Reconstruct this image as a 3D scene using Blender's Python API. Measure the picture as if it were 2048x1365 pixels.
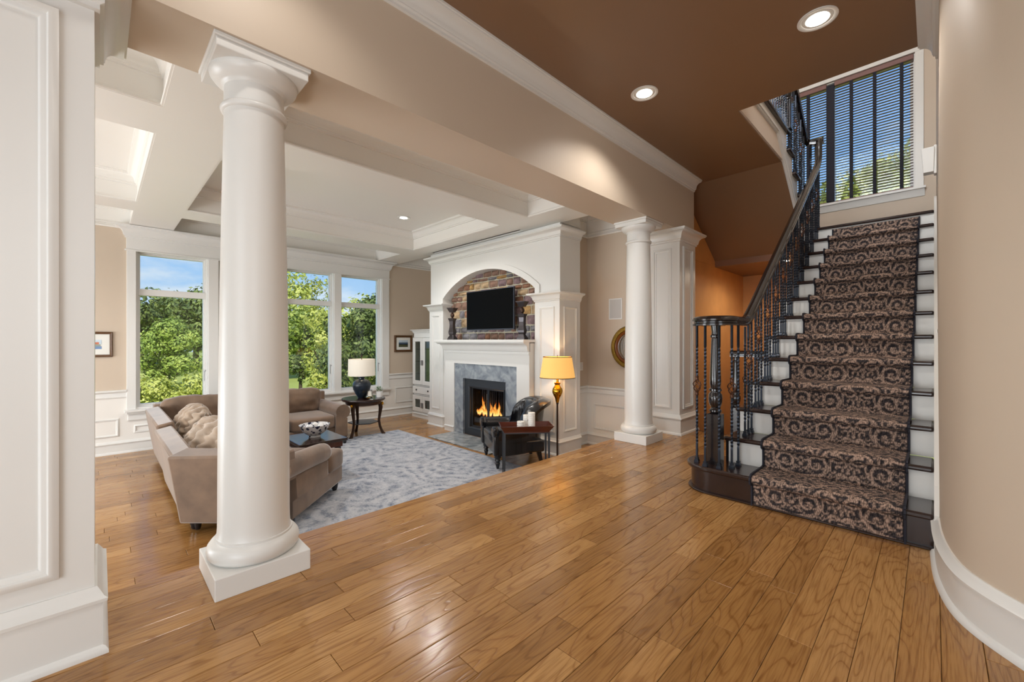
import bpy, bmesh, math, random
import numpy as np
from mathutils import Vector, Matrix, noise
random.seed(7)
C = bpy.context.scene
COL = C.collection
for o in list(bpy.data.objects):
    bpy.data.objects.remove(o)
PI = math.pi

# ---------------------------------------------------------------- camera
CAM_H = 1.15
YAW = math.radians(45.31)
FWD = (-math.sin(YAW), math.cos(YAW)); RGT = (math.cos(YAW), math.sin(YAW))
cam = bpy.data.objects.new('camera', bpy.data.cameras.new('camera'))
COL.objects.link(cam); C.camera = cam
cam.location = (0, 0, CAM_H); cam.rotation_euler = (PI / 2, 0, YAW)
cam.data.sensor_width = 36; cam.data.lens = 36 * 835 / 2048
cam.data.clip_start = 0.05; cam.data.clip_end = 400

# ---------------------------------------------------------------- exposure
C.view_settings.view_transform = 'Standard'; C.view_settings.look = 'None'
C.view_settings.exposure = 0.26; C.view_settings.gamma = 1.0
C.view_settings.use_curve_mapping = False
C.cycles.use_denoising = True
C.cycles.max_bounces = 10; C.cycles.diffuse_bounces = 5; C.cycles.glossy_bounces = 4
C.cycles.transparent_max_bounces = 24
C.cycles.sample_clamp_indirect = 8

# ---------------------------------------------------------------- sky
W = bpy.data.worlds.new('sky'); C.world = W; W.use_nodes = True
nt = W.node_tree; nt.nodes.clear()
def N(tree, typ, **kw):
    n = tree.nodes.new(typ)
    for k, v in kw.items(): setattr(n, k, v)
    return n
tc = N(nt, 'ShaderNodeTexCoord'); sep = N(nt, 'ShaderNodeSeparateXYZ')
nt.links.new(tc.outputs['Generated'], sep.inputs[0])
ramp = N(nt, 'ShaderNodeValToRGB')
nt.links.new(sep.outputs['Z'], ramp.inputs[0])
cr = ramp.color_ramp
cr.elements[0].position = 0.0; cr.elements[0].color = (.62, .80, 1.0, 1)
cr.elements[1].position = .75; cr.elements[1].color = (.10, .26, .75, 1)
e = cr.elements.new(.16); e.color = (.36, .62, 1.0, 1)
e = cr.elements.new(.4); e.color = (.24, .48, .98, 1)
mp = N(nt, 'ShaderNodeMapping'); mp.inputs['Scale'].default_value = (1.0, 1.0, 2.9)
mp.inputs['Location'].default_value = (1.7, .6, .1)
nt.links.new(tc.outputs['Generated'], mp.inputs[0])
nz = N(nt, 'ShaderNodeTexNoise'); nz.inputs['Scale'].default_value = 3.2; nz.inputs['Detail'].default_value = 6
nz.inputs['Roughness'].default_value = .55
nt.links.new(mp.outputs[0], nz.inputs['Vector'])
cl = N(nt, 'ShaderNodeValToRGB'); cl.color_ramp.elements[0].position = .53; cl.color_ramp.elements[1].position = .70
nt.links.new(nz.outputs['Fac'], cl.inputs[0])
mx = N(nt, 'ShaderNodeMix', data_type='RGBA')
nt.links.new(cl.outputs['Color'], mx.inputs['Factor'])
nt.links.new(ramp.outputs['Color'], mx.inputs['A']); mx.inputs['B'].default_value = (1.0, 1.0, 1.0, 1)
bg = N(nt, 'ShaderNodeBackground'); bg.inputs['Strength'].default_value = 0.84
nt.links.new(mx.outputs['Result'], bg.inputs['Color'])
wo = N(nt, 'ShaderNodeOutputWorld'); nt.links.new(bg.outputs[0], wo.inputs[0])

# ---------------------------------------------------------------- sun and large lights
def light(name, typ, loc, rot, energy, color=(1, 1, 1), **kw):
    l = bpy.data.lights.new(name, typ); l.energy = energy; l.color = color
    for k, v in kw.items(): setattr(l, k, v)
    o = bpy.data.objects.new(name, l); COL.objects.link(o); o.location = loc; o.rotation_euler = rot
    return o
def aim(loc, tgt):
    return (Vector(tgt) - Vector(loc)).to_track_quat('-Z', 'Y').to_euler()
light('sun', 'SUN', (20, -20, 30), aim((9, -4, 11), (0, 0, 0)), 3.3, (1, .95, .86), angle=.01)
def area(name, loc, tgt, sx, sy, energy, color=(1, 1, 1)):
    light(name, 'AREA', loc, aim(loc, tgt), energy, color, shape='RECTANGLE', size=sx, size_y=sy)
# unseen fill lights added to brighten hall, room, ceilings and stairwell
area('hall_fill', (-.6, -2.7, 1.9), (-.9, 3, 1.6), 2.6, 2.2, 40, (.86, .94, 1))
area('hall_side_fill', (2.7, -.6, 1.9), (-2, 1.5, 1.6), 1.8, 2.0, 24, (.86, .94, 1))
area('room_fill', (-5.0, -3.7, .9), (-5.2, 3, .9), 4.4, 2.0, 120, (.88, .95, 1))
area('room_up_fill', (-5.0, -3.3, .1), (-4.9, 3.4, 2.2), 4.2, .8, 75, (.88, .95, 1))
area('hall_up_fill', (-.3, -1.7, .4), (-.8, 3.0, 3.2), 2.0, 1.0, 34, (.88, .95, 1))
area('stairwell_fill', (-1.0, 2.25, 5.2), (-1.0, 8, 3.6), 1.8, 1.8, 120, (.92, .96, 1))

# ---------------------------------------------------------------- materials
def srgb(r, g, b):
    f = lambda c: (c / 255 / 12.92) if c / 255 <= .04045 else ((c / 255 + .055) / 1.055) ** 2.4
    return (f(r), f(g), f(b), 1)
def newmat(name):
    m = bpy.data.materials.new(name); m.use_nodes = True
    t = m.node_tree; b = t.nodes['Principled BSDF']
    return m, t, b
def L(t, a, b): t.links.new(a, b)
def plain(name, col, rough=.5, metal=0, bump=0, bscale=60, var=0.04, vscale=3, spec=.5, coat=0, sheen=0):
    m, t, b = newmat(name)
    b.inputs['Roughness'].default_value = rough; b.inputs['Metallic'].default_value = metal
    b.inputs['Specular IOR Level'].default_value = spec
    b.inputs['Coat Weight'].default_value = coat; b.inputs['Coat Roughness'].default_value = .1
    if sheen: b.inputs['Sheen Weight'].default_value = sheen
    c = N(t, 'ShaderNodeTexCoord'); n = N(t, 'ShaderNodeTexNoise'); n.inputs['Scale'].default_value = vscale
    n.inputs['Detail'].default_value = 4
    L(t, c.outputs['Object'], n.inputs['Vector'])
    mixn = N(t, 'ShaderNodeMix', data_type='RGBA')
    d = tuple(x * (1 - var) for x in col[:3]) + (1,); h = tuple(min(1, x * (1 + var)) for x in col[:3]) + (1,)
    mixn.inputs['A'].default_value = d; mixn.inputs['B'].default_value = h
    L(t, n.outputs['Fac'], mixn.inputs['Factor']); L(t, mixn.outputs['Result'], b.inputs['Base Color'])
    if bump:
        n2 = N(t, 'ShaderNodeTexNoise'); n2.inputs['Scale'].default_value = bscale; n2.inputs['Detail'].default_value = 5
        L(t, c.outputs['Object'], n2.inputs['Vector'])
        bp = N(t, 'ShaderNodeBump'); bp.inputs['Strength'].default_value = bump; bp.inputs['Distance'].default_value = .01
        L(t, n2.outputs['Fac'], bp.inputs['Height']); L(t, bp.outputs[0], b.inputs['Normal'])
    return m
def ramp_node(t, stops):
    r = N(t, 'ShaderNodeValToRGB'); e = r.color_ramp.elements
    e[0].position, e[0].color = stops[0]; e[1].position, e[1].color = stops[-1]
    for p, c in stops[1:-1]:
        x = e.new(p); x.color = c
    return r
M = {}
M['white'] = plain('white_painted_wood', srgb(226, 225, 221), .32, var=.01)
M['white_wall'] = plain('white_matt_paint', srgb(234, 231, 225), .45, var=.01)
M['ceil_white'] = plain('white_ceiling_paint', srgb(232, 229, 223), .42, var=.01)
M['beige'] = plain('beige_wall_paint', srgb(205, 189, 170), .5, var=.015, bump=.03, bscale=200)
M['beige_up'] = plain('cream_stairwell_paint', srgb(222, 208, 194), .6, var=.015)
M['brown'] = plain('brown_ceiling_paint', srgb(136, 106, 80), .42, var=.03)
M['orange'] = plain('ochre_faux_finish', srgb(200, 150, 96), .45, var=.2, vscale=4)
M['dark_wood'] = plain('dark_stained_wood', srgb(44, 27, 22), .22, var=.3, vscale=8, coat=.3)
M['rail_wood'] = plain('near_black_rail_wood', srgb(27, 21, 22), .2, var=.2, vscale=8, coat=.8)
M['black_wood'] = plain('black_painted_wood', srgb(26, 28, 32), .25, var=.1, coat=.3)
M['iron'] = plain('wrought_iron', srgb(50, 56, 66), .34, metal=.8, var=.25, vscale=30)
M['iron_rust'] = plain('bronzed_iron', srgb(104, 76, 64), .4, metal=.8, var=.4, vscale=60)
M['leather'] = plain('black_leather', srgb(20, 20, 24), .26, bump=.12, bscale=120, var=.2, coat=.4)
M['brass'] = plain('polished_brass', srgb(205, 150, 45), .14, metal=1, var=.15, vscale=12)
M['bronze'] = plain('brown_bronze', srgb(70, 50, 38), .35, metal=.6, var=.3, vscale=20)
M['pewter'] = plain('dark_pewter', srgb(74, 70, 72), .3, metal=.7, var=.3, vscale=10)
M['chrome'] = plain('brushed_steel', srgb(170, 170, 172), .3, metal=1)
M['black_metal'] = plain('slate_grey_metal', srgb(62, 67, 74), .42, metal=.3, var=.06)
M['black'] = plain('soot_black', srgb(14, 14, 16), .7)
M['screen'] = plain('black_glass_screen', srgb(2, 2, 3), .4, var=0, spec=.08)
M['plastic_black'] = plain('grey_black_bezel', srgb(52, 58, 70), .3)
M['ceramic_blue'] = plain('dark_blue_glaze', srgb(24, 38, 52), .3, var=.5, vscale=9, coat=.25)
M['porcelain'] = plain('white_glaze', srgb(238, 238, 236), .15)
M['wax'] = plain('ivory_wax', srgb(240, 238, 232), .4)
M['speaker'] = plain('white_perforated_grille', srgb(205, 203, 200), .6, bump=.4, bscale=500)
M['leaf'] = plain('houseplant_leaf', srgb(70, 110, 50), .5, var=.4, vscale=40)
M['red'] = plain('red_glaze', srgb(190, 30, 40), .3)
M['mahogany'] = plain('mahogany', srgb(82, 36, 24), .2, var=.35, vscale=10, coat=.4)
M['lampshade_white'] = None
M['frame_brown'] = plain('burled_frame', srgb(92, 62, 34), .4, var=.5, vscale=60, bump=.3, bscale=100)
M['gold_frame'] = plain('antique_gold_leaf', srgb(140, 110, 40), .35, metal=.7, var=.5, vscale=50, bump=.8, bscale=90)
M['wood_inner'] = plain('red_brown_frame', srgb(120, 66, 26), .25, var=.3, vscale=20)
M['mat_board'] = plain('cream_mat_board', srgb(232, 232, 225), .8)
M['mirror'] = plain('mirror_glass', srgb(215, 218, 220), .03, metal=1, var=0)
M['blind'] = plain('mahogany_blind_slat', srgb(128, 92, 86), .35, var=.15)
M['tape'] = plain('charcoal_ladder_tape', srgb(42, 42, 52), .9)
M['mortar'] = plain('pale_lime_mortar', srgb(196, 190, 168), .95, var=.15, bump=.6, bscale=90)
M['trunk'] = plain('tree_bark', srgb(88, 74, 58), .9, var=.3)
M['lawn'] = plain('mown_grass', srgb(168, 176, 84), .9, var=.2, vscale=.4)
M['ext'] = plain('exterior_siding', srgb(190, 185, 175), .8)

def emis(name, col, s):
    m = bpy.data.materials.new(name); m.use_nodes = True; t = m.node_tree; t.nodes.clear()
    e = N(t, 'ShaderNodeEmission'); e.inputs[0].default_value = col; e.inputs[1].default_value = s
    o = N(t, 'ShaderNodeOutputMaterial'); L(t, e.outputs[0], o.inputs[0]); return m
M['bulb'] = emis('lamp_lens_glow', (1, .93, .82, 1), 14)
M['bulb_warm'] = emis('warm_bulb', (1, .75, .42, 1), 6)
def shade_mat(name, base, em, s):
    m, t, b = newmat(name)
    b.inputs['Base Color'].default_value = base; b.inputs['Roughness'].default_value = .8
    c = N(t, 'ShaderNodeTexCoord'); w = N(t, 'ShaderNodeTexNoise'); w.inputs['Scale'].default_value = 300
    L(t, c.outputs['Object'], w.inputs['Vector'])
    bp = N(t, 'ShaderNodeBump'); bp.inputs['Strength'].default_value = .2; bp.inputs['Distance'].default_value = .003
    L(t, w.outputs['Fac'], bp.inputs['Height']); L(t, bp.outputs[0], b.inputs['Normal'])
    b.inputs['Emission Color'].default_value = em; b.inputs['Emission Strength'].default_value = s
    return m
M['shade_amber'] = shade_mat('lit_amber_linen', srgb(214, 170, 100), (.95, .48, .12, 1), .55)
M['shade_white'] = shade_mat('lit_ivory_linen', srgb(225, 218, 205), (1, .86, .66, 1), .12)

def glass_mat(name, tint=(1, 1, 1, 1), gloss=.06):
    m = bpy.data.materials.new(name); m.use_nodes = True; t = m.node_tree; t.nodes.clear()
    tr = N(t, 'ShaderNodeBsdfTransparent'); tr.inputs[0].default_value = tint
    gl = N(t, 'ShaderNodeBsdfGlossy'); gl.inputs['Roughness'].default_value = .03
    mixs = N(t, 'ShaderNodeMixShader'); mixs.inputs[0].default_value = gloss
    L(t, tr.outputs[0], mixs.inputs[1]); L(t, gl.outputs[0], mixs.inputs[2])
    o = N(t, 'ShaderNodeOutputMaterial'); L(t, mixs.outputs[0], o.inputs[0]); return m
M['glass'] = glass_mat('window_glass', (.96, .98, .97, 1), .03)
M['cab_glass'] = glass_mat('cabinet_glass', (.62, .68, .66, 1), .10)
M['mesh_curtain'] = glass_mat('fireplace_door_glass', (.75, .75, .78, 1), .06)
M['clear_glass'] = glass_mat('crystal', (.85, .9, .92, 1), .25)

def wood_floor(name, lo, mid, hi, rough=.2, dark=(.05, .03, .015, 1)):
    m, t, b = newmat(name)
    c = N(t, 'ShaderNodeTexCoord'); oi = N(t, 'ShaderNodeObjectInfo')
    ad = N(t, 'ShaderNodeVectorMath', operation='MULTIPLY_ADD')
    cmb = N(t, 'ShaderNodeCombineXYZ')
    m1 = N(t, 'ShaderNodeMath', operation='MULTIPLY'); m1.inputs[1].default_value = 37.0
    m2 = N(t, 'ShaderNodeMath', operation='MULTIPLY'); m2.inputs[1].default_value = 91.0
    L(t, oi.outputs['Random'], m1.inputs[0]); L(t, oi.outputs['Random'], m2.inputs[0])
    L(t, m1.outputs[0], cmb.inputs[0]); L(t, m2.outputs[0], cmb.inputs[1]); L(t, m1.outputs[0], cmb.inputs[2])
    L(t, c.outputs['Object'], ad.inputs[0]); ad.inputs[1].default_value = (1, 1, 1); L(t, cmb.outputs[0], ad.inputs[2])
    # broad figure: contour lines of a stretched noise give cathedral grain
    mpa = N(t, 'ShaderNodeMapping'); mpa.inputs['Scale'].default_value = (6.0, .9, 1)
    L(t, ad.outputs[0], mpa.inputs[0])
    n1 = N(t, 'ShaderNodeTexNoise'); n1.inputs['Scale'].default_value = 1.0; n1.inputs['Detail'].default_value = 2.0
    n1.inputs['Roughness'].default_value = .4
    L(t, mpa.outputs[0], n1.inputs['Vector'])
    k = N(t, 'ShaderNodeMath', operation='MULTIPLY'); k.inputs[1].default_value = 120.0
    L(t, n1.outputs['Fac'], k.inputs[0])
    s = N(t, 'ShaderNodeMath', operation='SINE'); L(t, k.outputs[0], s.inputs[0])
    r1 = ramp_node(t, [(.0, (0, 0, 0, 1)), (.9, (.25, .25, .25, 1)), (1, (1, 1, 1, 1))])
    ms = N(t, 'ShaderNodeMath', operation='MULTIPLY_ADD'); ms.inputs[1].default_value = .5; ms.inputs[2].default_value = .5
    L(t, s.outputs[0], ms.inputs[0]); L(t, ms.outputs[0], r1.inputs[0])
    # fine fibre
    mpb = N(t, 'ShaderNodeMapping'); mpb.inputs['Scale'].default_value = (160, 7, 1)
    L(t, ad.outputs[0], mpb.inputs[0])
    n2 = N(t, 'ShaderNodeTexNoise'); n2.inputs['Scale'].default_value = 1.0; n2.inputs['Detail'].default_value = 3
    L(t, mpb.outputs[0], n2.inputs['Vector'])
    # blotch
    mpc = N(t, 'ShaderNodeMapping'); mpc.inputs['Scale'].default_value = (5, 2.2, 1)
    L(t, ad.outputs[0], mpc.inputs[0])
    n3 = N(t, 'ShaderNodeTexNoise'); n3.inputs['Scale'].default_value = 1.0; n3.inputs['Detail'].default_value = 3
    L(t, mpc.outputs[0], n3.inputs['Vector'])
    a1 = N(t, 'ShaderNodeMath', operation='MULTIPLY'); a1.inputs[1].default_value = .62; L(t, oi.outputs['Random'], a1.inputs[0])
    a2 = N(t, 'ShaderNodeMath', operation='MULTIPLY_ADD'); a2.inputs[1].default_value = .55; L(t, n3.outputs['Fac'], a2.inputs[0]); L(t, a1.outputs[0], a2.inputs[2])
    rc = ramp_node(t, [(.15, lo), (.6, mid), (1.0, hi)])
    L(t, a2.outputs[0], rc.inputs[0])
    mixa = N(t, 'ShaderNodeMix', data_type='RGBA'); mixa.blend_type = 'MULTIPLY'
    L(t, rc.outputs[0], mixa.inputs['A']); mixa.inputs['B'].default_value = (.62, .52, .42, 1)
    f1 = N(t, 'ShaderNodeMath', operation='MULTIPLY'); f1.inputs[1].default_value = .7; L(t, r1.outputs[0], f1.inputs[0])
    L(t, f1.outputs[0], mixa.inputs['Factor'])
    mixb = N(t, 'ShaderNodeMix', data_type='RGBA'); mixb.blend_type = 'MULTIPLY'
    L(t, mixa.outputs['Result'], mixb.inputs['A']); mixb.inputs['B'].default_value = (.72, .66, .6, 1)
    rr = ramp_node(t, [(.45, (0, 0, 0, 1)), (.7, (1, 1, 1, 1))]); L(t, n2.outputs['Fac'], rr.inputs[0])
    L(t, rr.outputs[0], mixb.inputs['Factor'])
    L(t, mixb.outputs['Result'], b.inputs['Base Color'])
    b.inputs['Roughness'].default_value = rough; b.inputs['Specular IOR Level'].default_value = .5
    bp = N(t, 'ShaderNodeBump'); bp.inputs['Strength'].default_value = .12; bp.inputs['Distance'].default_value = .004; bp.invert = True
    sm = N(t, 'ShaderNodeMath', operation='ADD'); L(t, f1.outputs[0], sm.inputs[0]); L(t, n3.outputs['Fac'], sm.inputs[1])
    L(t, sm.outputs[0], bp.inputs['Height']); L(t, bp.outputs[0], b.inputs['Normal'])
    return m
M['plank'] = wood_floor('honey_oak_planks', srgb(148, 106, 58), srgb(176, 130, 76), srgb(196, 152, 96), .19)
M['seam'] = plain('dark_floor_joint', srgb(96, 62, 32), .6)

def slate(name, base, dark, light_, rough=.35):
    m, t, b = newmat(name)
    c = N(t, 'ShaderNodeTexCoord'); n = N(t, 'ShaderNodeTexNoise'); n.inputs['Scale'].default_value = 5
    n.inputs['Detail'].default_value = 8; n.inputs['Distortion'].default_value = 1.4
    L(t, c.outputs['Object'], n.inputs['Vector'])
    r = ramp_node(t, [(.3, dark), (.5, base), (.72, light_)]); L(t, n.outputs['Fac'], r.inputs[0])
    L(t, r.outputs[0], b.inputs['Base Color']); b.inputs['Roughness'].default_value = rough
    bp = N(t, 'ShaderNodeBump'); bp.inputs['Strength'].default_value = .35; bp.inputs['Distance'].default_value = .01
    L(t, n.outputs['Fac'], bp.inputs['Height']); L(t, bp.outputs[0], b.inputs['Normal'])
    return m
M['slate'] = slate('blue_grey_slate', srgb(142, 150, 158), srgb(100, 110, 122), srgb(176, 182, 186))
M['slate_polish'] = slate('polished_grey_slate', srgb(150, 157, 160), srgb(108, 118, 126), srgb(190, 196, 197), .1)

def suede(name, col):
    m, t, b = newmat(name)
    c = N(t, 'ShaderNodeTexCoord'); n = N(t, 'ShaderNodeTexNoise'); n.inputs['Scale'].default_value = 6; n.inputs['Detail'].default_value = 6
    L(t, c.outputs['Object'], n.inputs['Vector'])
    r = ramp_node(t, [(.3, tuple(x * .72 for x in col[:3]) + (1,)), (.7, tuple(min(1, x * 1.18) for x in col[:3]) + (1,))])
    L(t, n.outputs['Fac'], r.inputs[0]); L(t, r.outputs[0], b.inputs['Base Color'])
    b.inputs['Roughness'].default_value = .78; b.inputs['Sheen Weight'].default_value = .6; b.inputs['Sheen Roughness'].default_value = .4
    return m
M['suede'] = suede('taupe_microsuede', srgb(122, 99, 80))
M['suede_light'] = suede('pale_taupe_pleated_cloth', srgb(164, 144, 124))

def rug_mat():
    m, t, b = newmat('faded_blue_grey_rug')
    c = N(t, 'ShaderNodeTexCoord')
    wn = N(t, 'ShaderNodeTexNoise'); wn.inputs['Scale'].default_value = 3.0; wn.inputs['Detail'].default_value = 4
    L(t, c.outputs['Object'], wn.inputs['Vector'])
    wv = N(t, 'ShaderNodeVectorMath', operation='MULTIPLY_ADD'); L(t, wn.outputs['Color'], wv.inputs[0]); wv.inputs[1].default_value = (.28, .28, 0)
    L(t, c.outputs['Object'], wv.inputs[2])
    v = N(t, 'ShaderNodeTexVoronoi'); v.inputs['Scale'].default_value = 1.15; L(t, wv.outputs[0], v.inputs['Vector'])
    k = N(t, 'ShaderNodeMath', operation='MULTIPLY'); k.inputs[1].default_value = 44; L(t, v.outputs['Distance'], k.inputs[0])
    s = N(t, 'ShaderNodeMath', operation='SINE'); L(t, k.outputs[0], s.inputs[0])
    v2 = N(t, 'ShaderNodeTexVoronoi'); v2.inputs['Scale'].default_value = 13; L(t, wv.outputs[0], v2.inputs['Vector'])
    v2.feature = 'F2'
    n2 = N(t, 'ShaderNodeTexNoise'); n2.inputs['Scale'].default_value = 34; n2.inputs['Detail'].default_value = 5; n2.inputs['Distortion'].default_value = 1.5
    L(t, c.outputs['Object'], n2.inputs['Vector'])
    x1 = N(t, 'ShaderNodeMath', operation='MULTIPLY_ADD'); x1.inputs[1].default_value = .06; x1.inputs[2].default_value = .10; L(t, s.outputs[0], x1.inputs[0])
    x2 = N(t, 'ShaderNodeMath', operation='MULTIPLY_ADD'); x2.inputs[1].default_value = .34; L(t, v2.outputs['Distance'], x2.inputs[0]); L(t, x1.outputs[0], x2.inputs[2])
    x3 = N(t, 'ShaderNodeMath', operation='MULTIPLY_ADD'); x3.inputs[1].default_value = .55; L(t, n2.outputs['Fac'], x3.inputs[0]); L(t, x2.outputs[0], x3.inputs[2])
    r = ramp_node(t, [(.38, srgb(84, 94, 116)), (.50, srgb(130, 139, 154)), (.60, srgb(168, 173, 183)), (.75, srgb(192, 195, 200))])
    L(t, x3.outputs[0], r.inputs[0]); L(t, r.outputs[0], b.inputs['Base Color'])
    b.inputs['Roughness'].default_value = .95; b.inputs['Sheen Weight'].default_value = .2
    bp = N(t, 'ShaderNodeBump'); bp.inputs['Strength'].default_value = .5; bp.inputs['Distance'].default_value = .004
    L(t, n2.outputs['Fac'], bp.inputs['Height']); L(t, bp.outputs[0], b.inputs['Normal'])
    return m
M['rug'] = rug_mat()

def runner_mat():
    m, t, b = newmat('woven_scroll_carpet')
    a = N(t, 'ShaderNodeVertexColor'); a.layer_name = 'weave'
    c = N(t, 'ShaderNodeTexCoord'); mpp = N(t, 'ShaderNodeMapping'); mpp.inputs['Scale'].default_value = (190, 60, 60)
    L(t, c.outputs['Object'], mpp.inputs[0])
    n = N(t, 'ShaderNodeTexNoise'); n.inputs['Scale'].default_value = 1; n.inputs['Detail'].default_value = 2; L(t, mpp.outputs[0], n.inputs['Vector'])
    r = ramp_node(t, [(.40, (.38, .38, .38, 1)), (.58, (1.35, 1.35, 1.35, 1))]); L(t, n.outputs['Fac'], r.inputs[0])
    mi = N(t, 'ShaderNodeMix', data_type='RGBA'); mi.blend_type = 'MULTIPLY'; mi.inputs['Factor'].default_value = 1
    L(t, a.outputs['Color'], mi.inputs['A']); L(t, r.outputs[0], mi.inputs['B'])
    L(t, mi.outputs['Result'], b.inputs['Base Color']); b.inputs['Roughness'].default_value = .95
    bp = N(t, 'ShaderNodeBump'); bp.inputs['Strength'].default_value = .7; bp.inputs['Distance'].default_value = .004
    L(t, n.outputs['Fac'], bp.inputs['Height']); L(t, bp.outputs[0], b.inputs['Normal'])
    return m
M['runner'] = runner_mat()

def stone_mat(i, col):
    m, t, b = newmat('field_stone_%s' % ['plum', 'brown', 'ochre', 'tan', 'grey', 'rust'][i])
    c = N(t, 'ShaderNodeTexCoord'); n = N(t, 'ShaderNodeTexNoise'); n.inputs['Scale'].default_value = 14; n.inputs['Detail'].default_value = 7
    L(t, c.outputs['Object'], n.inputs['Vector'])
    r = ramp_node(t, [(.3, tuple(x * .45 for x in col[:3]) + (1,)), (.55, col), (.75, tuple(min(1, x * 1.5) for x in col[:3]) + (1,))])
    L(t, n.outputs['Fac'], r.inputs[0]); L(t, r.outputs[0], b.inputs['Base Color']); b.inputs['Roughness'].default_value = .8
    bp = N(t, 'ShaderNodeBump'); bp.inputs['Strength'].default_value = .9; bp.inputs['Distance'].default_value = .015
    L(t, n.outputs['Fac'], bp.inputs['Height']); L(t, bp.outputs[0], b.inputs['Normal'])
    return m
STONE = [stone_mat(i, c) for i, c in enumerate([srgb(128, 106, 108), srgb(136, 106, 90), srgb(176, 140, 88), srgb(178, 152, 118), srgb(128, 126, 130), srgb(148, 108, 84)])]

def foliage(name, dark, mid, hi):
    m, t, b = newmat(name)
    c = N(t, 'ShaderNodeTexCoord'); n = N(t, 'ShaderNodeTexNoise'); n.inputs['Scale'].default_value = 2.5; n.inputs['Detail'].default_value = 5
    L(t, c.outputs['Object'], n.inputs['Vector'])
    r = ramp_node(t, [(.35, dark), (.5, mid), (.68, hi)]); L(t, n.outputs['Fac'], r.inputs[0]); L(t, r.outputs[0], b.inputs['Base Color'])
    b.inputs['Roughness'].default_value = .6
    return m
M['f_mid'] = foliage('leaf_mid_green', srgb(98, 118, 44), srgb(142, 158, 62), srgb(186, 196, 92))
M['f_dark'] = foliage('leaf_deep_green', srgb(74, 92, 42), srgb(112, 128, 58), srgb(152, 164, 82))
M['f_lime'] = foliage('leaf_lime', srgb(154, 166, 58), srgb(196, 200, 92), srgb(224, 222, 128))
M['f_lime2'] = foliage('leaf_fresh_green', srgb(112, 134, 50), srgb(156, 176, 72), srgb(196, 206, 100))
M['f_yel'] = foliage('leaf_yellow_green', srgb(130, 140, 56), srgb(172, 176, 80), srgb(205, 200, 104))

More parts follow.
